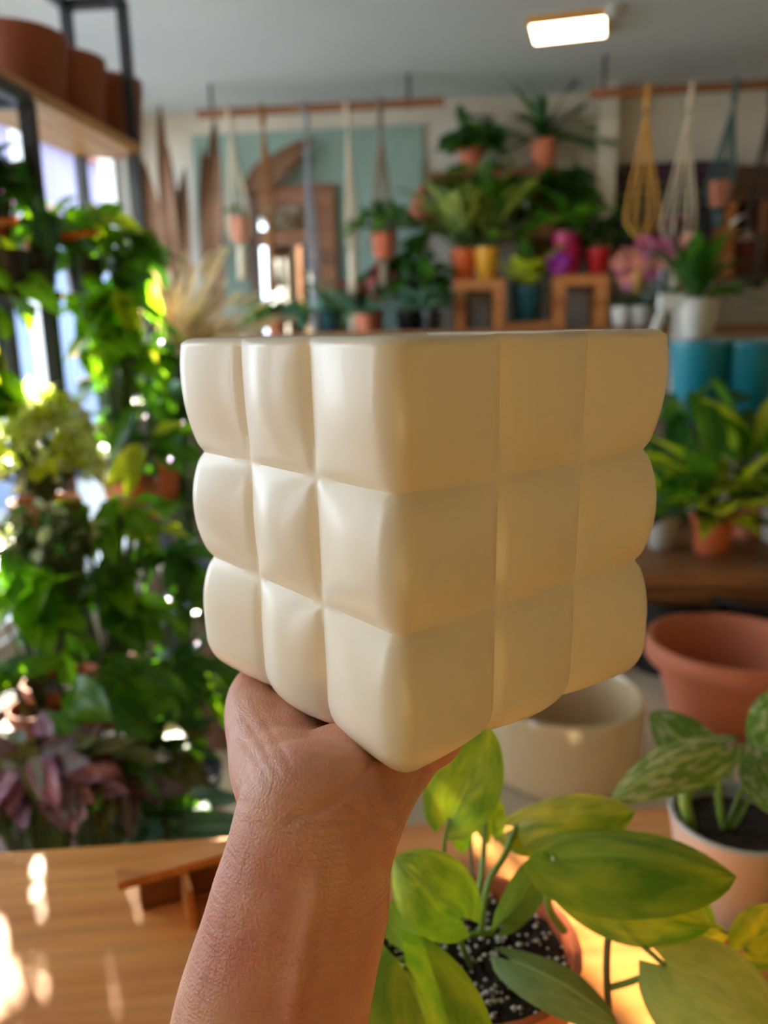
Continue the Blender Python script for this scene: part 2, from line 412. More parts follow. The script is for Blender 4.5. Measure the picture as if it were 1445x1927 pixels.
def plant(name, label, cat, base, pot, foliage, group=None, seed=1):
    """pot=(kind, r, h, material); foliage = list of dicts: shape of the spread and the leaf"""
    base = V(base); rnd = random.Random(seed)
    root = empty(name, base, label, cat, group)
    ph = 0
    if pot:
        add_pot(root, base, *pot); ph = pot[2] * .85
    st = MB(); top0 = base + V((0, 0, ph))
    for f in foliage:
        style = f.get('style', 'bush'); n = f['n']; L0 = f['L']; kind = f.get('kind', 'heart'); wr = f.get('w', .75); mat = f['mat']
        mats = mat if isinstance(mat, list) else [mat]
        c = V(f.get('c', top0 + V((0, 0, .1)))); R = f.get('r', (.12, .12, .12))
        for i in range(n):
            L = L0 * rnd.uniform(.7, 1.2); var = rnd.randrange(3); mm = mats[rnd.randrange(len(mats))]
            az = rnd.uniform(0, 2 * math.pi)
            if style == 'bush':
                el = rnd.uniform(-.5, 1.3); q = rnd.uniform(.35, 1) ** .6
                dv = V((math.cos(az) * math.cos(el), math.sin(az) * math.cos(el), math.sin(el)))
                pos = c + V((dv.x * R[0], dv.y * R[1], dv.z * R[2])) * q
                d = V((dv.x, dv.y, rnd.uniform(-.75, .35))) + V((rnd.uniform(-.4, .4), rnd.uniform(-.4, .4), 0))
                nrm = V((dv.x * .5, dv.y * .5 - .25, .8)) + V([rnd.uniform(-.4, .4) for _ in range(3)])
                if n < 100 or i % 4 == 0: st.tube(bez(top0, (top0 + pos) / 2 + V((0, 0, .04)), pos, 4), f.get('sr', .003), 4, False)
                put_leaf(root, pos - d.normalized() * L * .2, d, nrm, L, kind, wr, mm, var, droop=f.get('droop', .25))
            elif style == 'rosette':
                el = rnd.uniform(*f.get('el', (.3, 1.35)))
                dv = V((math.cos(az) * math.cos(el), math.sin(az) * math.cos(el), math.sin(el)))
                pet = f.get('pet', .06) * rnd.uniform(.6, 1.3)
                pos = top0 + dv * pet
                st.tube([top0, top0 + dv * pet * 1.05], f.get('sr', .003), 4, False)
                nrm = V((-dv.x * dv.z, -dv.y * dv.z, math.cos(el) ** 2 + .1))
                put_leaf(root, pos, dv, nrm, L, kind, wr, mm, var, droop=f.get('droop', .35))
            elif style == 'trail':
                k = f.get('vines', 5); vi = i % k; u = (i // k + rnd.random()) / (n / k)
                rv = random.Random(seed * 91 + vi); a2 = rv.uniform(*f.get('az', (-2.6, 0.2))); lv = f['len'] * rv.uniform(.55, 1)
                out = f.get('out', .1) * rv.uniform(.6, 1.3)
                p = lambda t: top0 + V((math.cos(a2) * out * min(1, t * 3), math.sin(a2) * out * min(1, t * 3), .05 * math.sin(min(1, t * 3) * math.pi) - lv * max(0, t - .12)))
                if i < k: st.tube([p(t / 8) for t in range(9)], f.get('sr', .003), 4, False)
                d = V((rnd.uniform(-1, 1), rnd.uniform(-1, .4), rnd.uniform(-1, .1)))
                put_leaf(root, p(u), d, V((rnd.uniform(-.5, .5), -.8, .7)), L, kind, wr, mm, var, droop=f.get('droop', .25))
    if st.v: st.build('stems', M['twig'], root, True)
    return root

# ================================================================== the room
def slab(name, a, b, mat, label, cat):
    return tag(MB().box(a, b).build(name, mat), label, cat, kind='structure')
slab('floor', (XL - .2, YF - .2, -.1), (XR + .2, YB + .2, 0), M['floor'], 'pale concrete shop floor', 'floor')
slab('ceiling', (XL - .2, YF - .2, ZC), (XR + .2, YB + .2, ZC + .1), M['ceiling'], 'plain white painted ceiling', 'ceiling')
slab('wall_back', (XL - .2, YB, 0), (XR + .2, YB + .15, ZC), M['wall'], 'off-white wall behind the shelves and hanging planters', 'wall')
slab('wall_right', (XR, YF - .2, 0), (XR + .15, YB, ZC), M['cream_wall'], 'cream painted side wall of the shop', 'wall')
# left wall with two openings
WZ0, WZ1 = .35, 2.52
lw = empty('wall_left', (XL, 0, 0), 'grey painted wall with the long window', 'wall', kind='structure')
for a, b in (((XL - .15, YF, 0), (XL, YB, WZ0)), ((XL - .15, YF, WZ1), (XL, YB, ZC)), ((XL - .15, 4.27, WZ0), (XL, YB, WZ1)), ((XL - .15, .27, WZ0), (XL, .85, WZ1)), ((XL - .15, YF, WZ0), (XL, -.35, WZ1))):
    MB().box(a, b).build('wall_section', M['wall_grey'], lw)
slab('wall_front', (XL - .15, YF - .15, 0), (XR, YF, ZC), M['cream_wall'], 'cream painted wall behind the viewer', 'wall')
def glass_mat():
    m, nt, b, out = newmat('window_glass')
    t = N(nt, 'ShaderNodeBsdfTransparent'); t.inputs[0].default_value = (.95, .97, .97, 1)
    g = N(nt, 'ShaderNodeBsdfGlossy'); g.inputs['Roughness'].default_value = .02
    fr = N(nt, 'ShaderNodeFresnel'); fr.inputs[0].default_value = 1.3
    ms = N(nt, 'ShaderNodeMixShader'); nt.links.new(fr.outputs[0], ms.inputs[0]); nt.links.new(t.outputs[0], ms.inputs[1]); nt.links.new(g.outputs[0], ms.inputs[2])
    nt.links.new(ms.outputs[0], out.inputs['Surface']); return m
M['glass'] = glass_mat()
def window(name, fixed, lo, hi, z0, z1, axis, n, label, mat):
    """framed window; axis 'y' runs along the left wall, 'x' along the front wall"""
    mk = (lambda a, z, o=0: V((fixed + o, a, z))) if axis == 'y' else (lambda a, z, o=0: V((a, fixed + o, z)))
    root = empty(name, mk((lo + hi) / 2, z0), label, 'window', kind='structure')
    side = (1, 0, 0) if axis == 'y' else (0, 1, 0)
    for a, b in (((lo, z0 + .025), (hi, z0 + .025)), ((lo, z1 - .025), (hi, z1 - .025))):
        MB().bar(mk(*a), mk(*b), .05, .08, side=side).build('window_frame', mat, root)
    w = (hi - lo) / n
    for i in range(n + 1):
        p = lo + .025 + (hi - lo - .05) * i / n
        MB().bar(mk(p, z0 + .05), mk(p, z1 - .05), .05, .07, side=side).build('mullion', mat, root)
    for i in range(n):
        a, b = lo + w * i + .03, lo + w * (i + 1) - .03
        v = [mk(a, z0 + .05), mk(b, z0 + .05), mk(b, z1 - .05), mk(a, z1 - .05)]
        MB().add(v, [(0, 1, 2, 3)]).build('pane', M['glass'], root)
window('window_1', XL - .08, .85, 4.27, WZ0, WZ1, 'y', 4, 'long window behind the plant racks', M['white_paint'])
window('window_2', XL - .08, -.35, .27, WZ0, WZ1, 'y', 2, 'side window beside the counter', M['brown_wood'])
# sage painted panel of the back wall
a = onY(362, 240, YB); b = onY(797, 236, YB)
slab('trim_1', (a.x, YB - .025, 0), (b.x, YB - .001, min(a.z, b.z)), M['teal_wall'], 'sage green painted panel of the back wall behind the mirror', 'wall panel')
a = onY(1128, 200, YB - .14)
slab('trim_2', (a.x, YB - .14, 0), (a.x + .09, YB - .001, ZC), M['wall'], 'pale boxed column beside the chalkboard', 'column')

# outside: pale fence of upright slats, paving, pink shrub
slab('ground', (-12, -6, -.3), (XL - .2, 26, -.12), M['pavement'], 'grey paving outside the window', 'paving')
FX = -4.5
fence = empty('slat_fence', (FX, 8.2, -.12), 'blue-grey slat fence outside the window', 'fence')
sl = None
for i in range(48):
    y = 4.6 + i * .152
    if sl is None:
        sl = MB().box((FX, y, -.12), (FX + .025, y + .128, 2.5)).build('slat', M['fence'], fence, loc=(0, 0, 0))
    else:
        o = bpy.data.objects.new('slat', sl.data); COL.objects.link(o); o.parent = fence; o.location = (0, i * .152, random.Random(i).uniform(-.03, .03))
for z in (.3, 2.1): MB().box((FX - .03, 4.6, z), (FX, 11.9, z + .08)).build('rail', M['fence'], fence)
hs = empty('added_house', (-7.2, 11, -.12), 'mauve rendered house added beyond the slat fence to cover bright sky', 'house')  # house added behind the fence to hide the blown-out sky in the window
MB().box((-9, 6.5, -.12), (-7.2, 24, 4.7)).build('wall', M['render'], hs)
MB().box((-9.2, 6.3, 4.7), (-7.0, 24.2, 4.85)).build('roof', M['terracotta_dark'], hs)
for y in (9.0, 11.2, 13.4, 15.6, 17.8, 20.0):
    w_ = MB().box((-7.2, y, 1.9), (-7.17, y + 1.1, 3.1)).build('window', M['white_paint'], hs)
    for k in range(2): MB().box((-7.17, y + .06 + k * .52, 1.96), (-7.16, y + .52 + k * .52, 3.04)).build('pane', M['dark_pane'], w_)
plant('flowering_shrub', 'pink flowering shrub behind the slat fence', 'shrub', (-5.2, 9.3, -.12), None,
      [dict(n=110, L=.16, kind='round', w=.9, mat=[M['pink_petal'], M['pink_petal'], G['mid']], c=V((-5.2, 9.3, 2.75)), r=(.4, .8, .45))], seed=5)

# ceiling light
c = onZ(1070, 45, ZC); ang = math.atan2(_r0.y, _r0.x)
lt = empty('ceiling_light', (c.x, c.y, ZC), 'glowing square ceiling panel light', 'ceiling light')
ml, nt, b_, out_ = newmat('warm_light_diffuser'); em = N(nt, 'ShaderNodeEmission'); em.inputs[0].default_value = (1, .86, .62, 1); em.inputs[1].default_value = 14.0
nt.links.new(em.outputs[0], out_.inputs['Surface'])
Mz = Matrix.Translation((c.x, c.y, ZC)) @ Matrix.Rotation(rad(-9), 4, 'Z')
hw, hd = .135, .105
MB().box((-hw, -hd, -.024), (hw, hd, -.018), Mz).build('diffuser', ml, lt)
for s in (-1, 1):
    MB().box((-hw - .012, s * (hd + .006) - .006, -.026), (hw + .012, s * (hd + .006) + .006, 0), Mz).build('frame', M['yellow_pot'], lt)
    MB().box((s * (hw + .006) - .006, -hd, -.026), (s * (hw + .006) + .006, hd, 0), Mz).build('frame', M['yellow_pot'], lt)
MB().box((-hw, -hd, -.018), (hw, hd, 0), Mz).build('backing', M['white_paint'], lt)
c = onZ(1157, 14, ZC)
sd = tag(MB().lathe([(0, -.035), (.02, -.035), (.035, -.02), (.04, 0), (0, 0)], (c.x, c.y, ZC), 16).build('smoke_detector', M['grey_ceramic'], smooth=True, autos=40), 'small round grey detector on the ceiling beside the light', 'smoke detector')

# ================================================================== counter table
TZ = .95
e0, e1 = onZ(0, 1602, TZ), onZ(820, 1546, TZ)
tx = (e1 - e0); tx.z = 0; tx.normalize(); ty = V((-tx.y, tx.x, 0))
tb = empty('counter_table', (e0.x, e0.y, 0), 'varnished orange pine counter under the plants', 'table')
TM = Matrix(((tx.x, ty.x, 0, e0.x), (tx.y, ty.y, 0, e0.y), (0, 0, 1, 0), (0, 0, 0, 1)))
top = MB().box((-.14, -.75, TZ - .035), (1.95, 0, TZ)).build('tabletop', M['table'])
top.matrix_world = TM; top.parent = tb; top.matrix_parent_inverse = Matrix.Translation((-e0.x, -e0.y, 0))
for x in (-.08, 1.87):
    for y in (-.68, -.07): MB().box((x - .03, y - .03, 0), (x + .03, y + .03, TZ - .035), TM).build('leg', M['table'], tb)
bev = top.modifiers.new('bevel', 'BEVEL'); bev.width = .004; bev.segments = 2

# small plywood riser on the counter
ra, rb = onZ(345, 1712, TZ), None
rz = TZ + .048
p0, p1 = onZ(218, 1640, rz), onZ(436, 1582, rz)
rd = (p1 - p0); rd.z = 0; rd.normalize(); rn = V((-rd.y, rd.x, 0))
if rn.dot(V((0, 1, 0))) > 0: rn = -rn
rs = empty('wooden_riser', (ra.x, ra.y, TZ), 'small orange plywood riser on the counter beside the forearm', 'riser')
def rbox(mb, o, l, w, z0, z1):
    o = V((o.x, o.y, 0)); q = [o, o + rd * l, o + rd * l + rn * w, o + rn * w]
    vs_ = [V((p.x, p.y, z0)) for p in q] + [V((p.x, p.y, z1)) for p in q]
    return mb.add(vs_, ((3, 2, 1, 0), (4, 5, 6, 7), (0, 1, 5, 4), (1, 2, 6, 5), (2, 3, 7, 6), (3, 0, 4, 7)))
rbox(MB(), p0, .17, .022, rz - .006, rz + .003).build('top_board', M['table'], rs)
rbox(MB(), p0 + rd * .058, .006, .05, TZ, rz - .006).build('upright', M['table'], rs)
rbox(MB(), p0 + rd * .15, .006, .05, TZ, rz - .006).build('upright', M['table'], rs)
rbox(MB(), p0 + rd * .02, .14, .004, TZ, rz - .006).build('back_board', M['brown_wood'], rs)

# ================================================================== the held planter
PC = .054
Tc = V((.137, 1.925, 5.874)) * PC
def c2w(v): return RT * v.x - UP * v.y + FW * v.z
PN = EYE + c2w(Tc)                                  # near bottom corner
AX = c2w(V((.63, .16, -.76))); AX.z = 0; AX.normalize()
BX = V((-AX.y, AX.x, 0))
CELL = PC; HH = 1.5 * PC
pot_c = PN - AX * HH + BX * HH
ZB = PN.z - .12 * PC                                      # underside of the planter
def quilt():
    r = .15 * CELL; b = .13 * CELL; vall = .5 * CELL
    prof_ = []                                      # x, y, nx, ny, G around the outline
    L_c = (HH - vall - r) + r * math.pi / 4
    for k in range(4):
        ca, sa = math.cos(k * math.pi / 2), math.sin(k * math.pi / 2)
        pts = []
        n = 20
        for i in range(n): # corner half cell before valley
            q = (HH - r - vall) * (1 - i / n)
            pts.append((-(vall + q), -HH, 0, -1, 1 - (q and (L_c - (L_c - q)) and (1 - q / L_c) or 1) ** 2.4))
        for i in range(2 * n):
            x = -vall + 2 * vall * i / (2 * n)
            pts.append((x, -HH, 0, -1, 1 - abs(x / vall) ** 2.1))
        for i in range(n):
            q = (HH - r - vall) * i / n
            pts.append((vall + q, -HH, 0, -1, 1 - (1 - q / L_c) ** 2.4))
        na = 9
        for i in range(na):
            t = i / na * math.pi / 2
            q = HH - vall - r + r * t if t <= math.pi / 4 else HH - vall - r + r * (math.pi / 2 - t)
            pts.append((HH - r + r * math.sin(t), -HH + r - r * math.cos(t), math.sin(t), -math.cos(t), 1 - max(0, 1 - q / L_c) ** 2.4))
        for x, y, nx, ny, g in pts:
            prof_.append((x * ca - y * sa, x * sa + y * ca, nx * ca - ny * sa, nx * sa + ny * ca, g, math.exp(-(((abs(x) - vall) / (.05 * CELL)) ** 2)) if abs(y + HH) < 1e-6 else 0))
    m = len(prof_); mb = MB()
    cv = 1.043 * CELL
    rows = []
    nb = 36
    z_bot = -.12 * CELL
    for i in range(nb + 1):                         # bottom row
        u = i / nb; z = z_bot + (cv - z_bot) * u
        x = -.5 + u; gt = 1 - abs(2 * x) ** 2.3 if x > 0 else 1 - abs(2 * x) ** 3.2 * .35
        ins = 0
        if z - z_bot < .34 * CELL:
            k = 1 - (z - z_bot) / (.34 * CELL); ins = .34 * CELL * (1 - math.sqrt(max(0, 1 - k * k))) * .75
        rows.append((z, gt, ins))
    for i in range(1, nb + 1):
        u = i / nb; x = -.5 + u; rows.append((cv * (1 + u), 1 - abs(2 * x) ** 2.1, 0))
    for i in range(1, nb + 1):
        u = i / nb; x = -.5 + .76 * u; rows.append((cv * 2 + 1.015 * CELL * u, 1 - abs(2 * x) ** 2.1, 0))
    top_z = cv * 2 + 1.015 * CELL
    def world_(x, y, z):
        k = 1 + .018 * (z / CELL - 1.5) / 1.5
        p = pot_c + AX * (x * k) + BX * (y * k); return V((p.x, p.y, PN.z + z))
    rings = []
    def ring(fn):
        s = len(mb.v)
        for q in prof_: mb.v.append(fn(*q))
        rings.append(s)
    # underside
    for z, gt, ins in rows:
        gv = max(math.exp(-(((z - zz) / (.05 * CELL)) ** 2)) for zz in (cv, 2 * cv))
        ring(lambda x, y, nx, ny, g, gs: world_(x + nx * (b * g * gt - ins - .022 * CELL * max(gs, gv)), y + ny * (b * g * gt - ins - .022 * CELL * max(gs, gv)), z))
    gl = rows[-1][1]
    for dz, di in ((.035, .03), (.05, .07), (.05, .12), (.035, .155), (-.02, .17), (-.4, .18), (-1.2, .2), (-2.6, .24), (-2.75, .35)):
        f = max(0, 1 - di / .14)
        ring(lambda x, y, nx, ny, g, gs: world_(x + nx * (b * g * gl * f - di * CELL), y + ny * (b * g * gl * f - di * CELL), top_z + dz * CELL))
    for s0, s1 in zip(rings, rings[1:]):
        for j in range(m):
            j2 = (j + 1) % m; mb.f.append([s0 + j, s0 + j2, s1 + j2, s1 + j])
    mb.f.append([rings[0] + j for j in reversed(range(m))]); mb.f.append([rings[-1] + j for j in range(m)])
    return mb
root = empty('quilted_planter', (pot_c.x, pot_c.y, ZB), 'large ivory square planter of puffed quilted blocks held up on a palm', 'planter')
quilt().build('body', M['ivory'], root, True, autos=50)

# ================================================================== the arm and hand
def skin_mat():
    m, nt, b, out = newmat('skin')
    tc = N(nt, 'ShaderNodeTexCoord')
    n1 = N(nt, 'ShaderNodeTexNoise'); n1.inputs['Scale'].default_value = 26; n1.inputs['Detail'].default_value = 5
    nt.links.new(tc.outputs['Object'], n1.inputs['Vector'])
    rp = N(nt, 'ShaderNodeValToRGB'); e = rp.color_ramp.elements
    e[0].position = .3; e[0].color = srgb(196, 126, 100); e[1].position = .7; e[1].color = srgb(212, 156, 122)
    nt.links.new(n1.outputs['Fac'], rp.inputs['Fac'])
    # redder blotches towards the heel of the hand have a shape of their own
    n3 = N(nt, 'ShaderNodeTexNoise'); n3.inputs['Scale'].default_value = 60; nt.links.new(tc.outputs['Object'], n3.inputs['Vector'])
    mx = N(nt, 'ShaderNodeMix', data_type='RGBA'); mr = N(nt, 'ShaderNodeMapRange'); mr.inputs[1].default_value = .5; mr.inputs[2].default_value = .75; mr.inputs[4].default_value = .35
    nt.links.new(n3.outputs['Fac'], mr.inputs[0]); nt.links.new(mr.outputs[0], mx.inputs[0]); nt.links.new(rp.outputs['Color'], mx.inputs[6]); mx.inputs[7].default_value = srgb(190, 106, 88)
    nt.links.new(mx.outputs[2], b.inputs['Base Color'])
    b.inputs['Roughness'].default_value = .46
    b.inputs['Subsurface Weight'].default_value = .18; b.inputs['Subsurface Radius'].default_value = (1, .35, .2); b.inputs['Subsurface Scale'].default_value = .006
    vz = N(nt, 'ShaderNodeTexVoronoi'); vz.inputs['Scale'].default_value = 900; nt.links.new(tc.outputs['Object'], vz.inputs['Vector'])
    mp = N(nt, 'ShaderNodeMapping'); mp.inputs['Scale'].default_value = (90, 90, 520); mp.inputs['Rotation'].default_value = (.5, .35, 0)
    nt.links.new(tc.outputs['Object'], mp.inputs['Vector'])
    n4 = N(nt, 'ShaderNodeTexNoise'); n4.inputs['Scale'].default_value = 1.0; n4.inputs['Detail'].default_value = 4; nt.links.new(mp.outputs['Vector'], n4.inputs['Vector'])
    ad = N(nt, 'ShaderNodeMath', operation='MULTIPLY_ADD'); ad.inputs[1].default_value = .35
    nt.links.new(vz.outputs['Distance'], ad.inputs[0]); nt.links.new(n4.outputs['Fac'], ad.inputs[2])
    bp = N(nt, 'ShaderNodeBump'); bp.inputs['Strength'].default_value = .6; bp.inputs['Distance'].default_value = .0013
    nt.links.new(ad.outputs[0], bp.inputs['Height']); nt.links.new(bp.outputs['Normal'], b.inputs['Normal'])
    return m
M['skin'] = skin_mat()
hand = MB()
def limb(pts, rr, flat=1.0, side=None, n=20, sub=6):
    """tapered tube with rounded ends through pts"""
    pts = [V(p) for p in pts]
    sp = spline(pts, sub); rs_ = []
    k = len(pts) - 1
    for i in range(len(sp)):
        t = i / sub; j = min(int(t), k - 1); f = t - j; f = f * f * (3 - 2 * f)
        rs_.append(rr[j] * (1 - f) + rr[j + 1] * f)
    d0 = (sp[0] - sp[1]).normalized(); d1 = (sp[-1] - sp[-2]).normalized()
    pre = [(sp[0] + d0 * rs_[0] * math.sin(a) * .8, rs_[0] * math.cos(a)) for a in (1.35, .9, .45)]
    post = [(sp[-1] + d1 * rs_[-1] * math.sin(a) * .8, rs_[-1] * math.cos(a)) for a in (.45, .9, 1.35)]
    P_ = [p for p, _ in pre] + sp + [p for p, _ in post]; R_ = [r for _, r in pre] + rs_ + [r for _, r in post]
    hand.tube(P_, R_, n, True, side, flat)
def under(p, r, gap=.0):
    p = V(p); p.z = min(p.z, ZB - r + .0015 - gap); return p
# forearm: wider than thick, broad side to the viewer
limb([P(395, 2700, .37), P(440, 2330, .345), P(482, 2080, .335), P(507, 1927, .330), P(560, 1720, .328), P(584, 1600, .328), P(606, 1520, .331)],
     [.047, .046, .044, .0405, .0375, .0345, .035], .74, RT)
# heel of the hand to the palm
pc_ = V((pot_c.x, pot_c.y, ZB))
hf = (pc_ - P(606, 1520, .335)); hf.z = 0; hf.normalize(); hr = V((hf.y, -hf.x, 0))
wr_ = P(612, 1500, .336)
palm = [under(wr_ + hf * k - V((0, 0, 0)), r) for k, r in ((.0, .026),)]
def HP(f, s, r, gap=0): # point of the hand: f forward of the wrist, s towards the little finger side
    return under(V((wr_.x, wr_.y, ZB)) + hf * f + hr * s, r, gap)
def UZ(px, py, r): return onZ(px, py, ZB - r + .0012)
limb([P(606, 1540, .334), P(648, 1468, .352), HP(.045, .004, .019), HP(.095, .004, .016)], [.027, .024, .020, .016], 1.2, None)
# thenar mound and thumb
limb([P(592, 1545, .335), P(547, 1480, .348), under(P(520, 1400, .37), .0225), under(P(492, 1322, .40), .019), under(P(482, 1276, .43), .0165), under(P(525, 1250, .475), .011)], [.024, .0235, .0225, .019, .0165, .0105])
limb([P(585, 1525, .340), under(P(552, 1428, .376), .022), under(P(540, 1362, .41), .018)], [.022, .022, .018])
limb([P(612, 1510, .350), under(P(602, 1440, .38), .018), under(P(590, 1390, .41), .016)], [.019, .018, .016])
# hypothenar edge
limb([P(655, 1560, .334), P(686, 1484, .347), UZ(735, 1432, .0205), UZ(782, 1386, .0185), UZ(850, 1318, .015)], [.022, .0225, .0205, .0185, .014])
limb([P(655, 1505, .346), UZ(702, 1440, .0205), UZ(725, 1400, .018)], [.0205, .0205, .018])
# fingers laid flat under the planter
for s0, s1, f0, ln, r in ((-.030, -.042, .10, .070, .0092), (-.010, -.012, .105, .078, .0096), (.012, .018, .102, .072, .0092), (.033, .046, .092, .056, .0082)):
    limb([HP(f0 - .035, s0 * .8, .013), HP(f0, s0, r * 1.15), HP(f0 + ln * .42, (s0 + s1) / 2, r, .003), HP(f0 + ln * .74, s1 * .93, r * .95, .002), HP(f0 + ln, s1, r * .82)],
         [.013, r * 1.15, r, r * .95, r * .78], n=12)
# tendons under the wrist skin
limb([P(622, 1550, .3105), P(596, 1670, .3042), P(562, 1840, .3018), P(535, 2000, .302)], [.0032, .0042, .0042, .003], n=10)
limb([P(655, 1560, .3085), P(640, 1680, .3056), P(612, 1800, .3042)], [.0025, .0032, .0025], n=10)
tmp = hand.build('person_raw', M['skin'])
rm = tmp.modifiers.new('remesh', 'REMESH'); rm.mode = 'VOXEL'; rm.voxel_size = .0014
sm = tmp.modifiers.new('smooth', 'SMOOTH'); sm.factor = .5; sm.iterations = 34
dg = bpy.context.evaluated_depsgraph_get()
me = bpy.data.meshes.new_from_object(tmp.evaluated_get(dg))
bpy.data.objects.remove(tmp)
# skin creases and folds pressed into the palm side: (points, depth in m, half width in px)
CREASES = [
 ([(724, 1408), (690, 1448), (640, 1500), (592, 1528), (548, 1540)], .0016, 11),
 ([(452, 1512), (520, 1534), (590, 1546), (660, 1545), (728, 1528)], .0006, 9),
 ([(470, 1548), (540, 1566), (620, 1572), (700, 1560)], .0004, 8),
 ([(640, 1502), (680, 1528), (712, 1552), (738, 1560)], .0008, 8),
 ([(640, 1436), (648, 1470), (655, 1500)], .0006, 6), ([(664, 1428), (672, 1465), (678, 1505)], .0006, 6),
 ([(690, 1432), (696, 1470), (700, 1512)], .0006, 6), ([(716, 1428), (720, 1465), (720, 1505)], .0006, 6), ([(742, 1424), (745, 1460), (740, 1500)], .0006, 6),
 ([(450, 1300), (480, 1290), (520, 1300)], .0006, 7), ([(436, 1372), (470, 1410), (500, 1462)], .0004, 6), ([(462, 1352), (492, 1400), (520, 1455)], .0004, 6),
 ([(490, 1340), (520, 1390), (545, 1440)], .0004, 6), ([(440, 1420), (462, 1450), (480, 1490)], .0004, 6), ([(800, 1440), (785, 1470), (765, 1510)], .0005, 7),
]
me.calc_loop_triangles()
nrm_ = [v.normal.copy() for v in me.vertices]
for v in me.vertices:
    r_ = v.co - EYE; dd = r_.dot(FW)
    if dd < .1 or nrm_[v.index].dot(r_) > 0: continue
    qx, qy = CX + FPX * r_.dot(RT) / dd, CY - FPX * r_.dot(UP) / dd
    if qy > 1600 or qy < 1230: continue
    push = 0
    for pts, dep, hw_ in CREASES:
        best = 1e9
        for (x0, y0), (x1, y1) in zip(pts, pts[1:]):
            ex, ey = x1 - x0, y1 - y0; t = max(0, min(1, ((qx - x0) * ex + (qy - y0) * ey) / (ex * ex + ey * ey)))
            best = min(best, (qx - x0 - ex * t) ** 2 + (qy - y0 - ey * t) ** 2)
        push = max(push, dep * math.exp(-best / hw_ ** 2))
    if push > 1e-6: v.co -= nrm_[v.index] * push
me.materials.clear(); me.materials.append(M['skin'])
me.polygons.foreach_set('use_smooth', [True] * len(me.polygons))
me.name = 'person'
person = bpy.data.objects.new('person', me); COL.objects.link(person)
tag(person, 'bare forearm and open hand holding up the ivory planter', 'person')

# ================================================================== foreground leaves (each with its own bend)
def big_leaf(root, base, tip, width, nrm, mat, arch=.0, fold=.25, curl=0.0, kind='heart', n=22, m=12, name='leaf', wave=.012, lobe=.2, seed=0, sag=0.0):
    """base/tip world points; nrm = face direction; arch lifts the middle along nrm; curl bends the sides down"""
    base, tip, nrm = V(base), V(tip), V(nrm).normalized()
    L = (tip - base).length; d0 = (tip - base).normalized()
    lat = nrm.cross(d0).normalized(); nn = d0.cross(lat)
    mb = MB(); mb.uv = []; rnd = random.Random(seed); ph = rnd.random() * 6
    for i in range(n + 1):
        t = i / n; w = width / 2 * prof(kind, t)
        cpt = base.lerp(tip, t) + nn * (arch * L * 4 * t * (1 - t)) - V((0, 0, sag * L * t * t * t))
        for j in range(m + 1):
            s = -1 + 2 * j / m
            lob = lobe * L * (1 - t) ** 5 * abs(s) ** 1.2
            z = fold * w * abs(s) - curl * w * s * s + wave * L * math.sin(ph + 8 * t + 2.2 * s) * abs(s)
            mb.v.append(cpt - d0 * lob + lat * (s * w) + nn * z); mb.uv.append((t, j / m))
    for i in range(n):
        for j in range(m):
            a = i * (m + 1) + j; mb.f.append([a, a + 1, a + m + 2, a + m + 1][::-1])
    return mb.build(name, mat, root, True)
def cn(r, u, t): return RT * r + UP * u - FW * t     # direction in view terms: right, up, towards the viewer

# --- pothos in the terracotta coloured nursery pot
pr = .076
rc = P(893, 1772, .575)                                # centre of the rim
pb = V((rc.x, rc.y, TZ)); ph_ = rc.z - TZ
pothos = empty('potted_pothos', pb, 'variegated pothos in an orange nursery pot beside the forearm', 'potted plant')
add_pot(pothos, pb, 'nursery', pr, ph_, M['nursery_terracotta'], False)
# soil: uneven disc
sb = MB(); nr, na = 9, 40; rnd = random.Random(4)
sb.v.append(V((pb.x, pb.y, rc.z - .012)))
for i in range(1, nr + 1):
    for j in range(na):
        r_ = pr * .90 * i / nr; t = 2 * math.pi * j / na
        p = V((pb.x + r_ * math.cos(t), pb.y + r_ * math.sin(t), rc.z - .016 + rnd.uniform(-.003, .003) + .006 * noise.noise(V((r_ * 60 * math.cos(t), r_ * 60 * math.sin(t), 0)))))
        sb.v.append(p)
for j in range(na): sb.f.append([0, 1 + j, 1 + (j + 1) % na])
for i in range(nr - 1):
    for j in range(na):
        a = 1 + i * na + j; b2 = 1 + i * na + (j + 1) % na; sb.f.append([a, a + na, b2 + na, b2])
sb.build('soil', M['soil'], pothos, True)
pl = MB()
ico = [V((0, 0, 1)), V((0, 0, -1)), V((1, 0, 0)), V((-1, 0, 0)), V((0, 1, 0)), V((0, -1, 0))]
icf = ((0, 2, 4), (0, 4, 3), (0, 3, 5), (0, 5, 2), (1, 4, 2), (1, 3, 4), (1, 5, 3), (1, 2, 5))
hot = onZ(800, 1748, rc.z - .015)
for i in range(560):
    if i < 260: q = hot + V((rnd.gauss(0, .014), rnd.gauss(0, .012), 0))
    else:
        t = rnd.uniform(0, 6.3); r_ = pr * .88 * math.sqrt(rnd.random()); q = V((pb.x + r_ * math.cos(t), pb.y + r_ * math.sin(t), 0))
    if (V((q.x, q.y, 0)) - V((pb.x, pb.y, 0))).length > pr * .88: continue
    s = rnd.uniform(.0009, .0026); q.z = rc.z - .0125 + rnd.uniform(0, .003)
    pl.add([q + V((v.x * s * rnd.uniform(.7, 1.3), v.y * s * rnd.uniform(.7, 1.3), v.z * s * rnd.uniform(.7, 1.2))) for v in ico], icf)
tag(pl.build('perlite', M['perlite'], pothos, True), 'white perlite grains', kind='stuff')
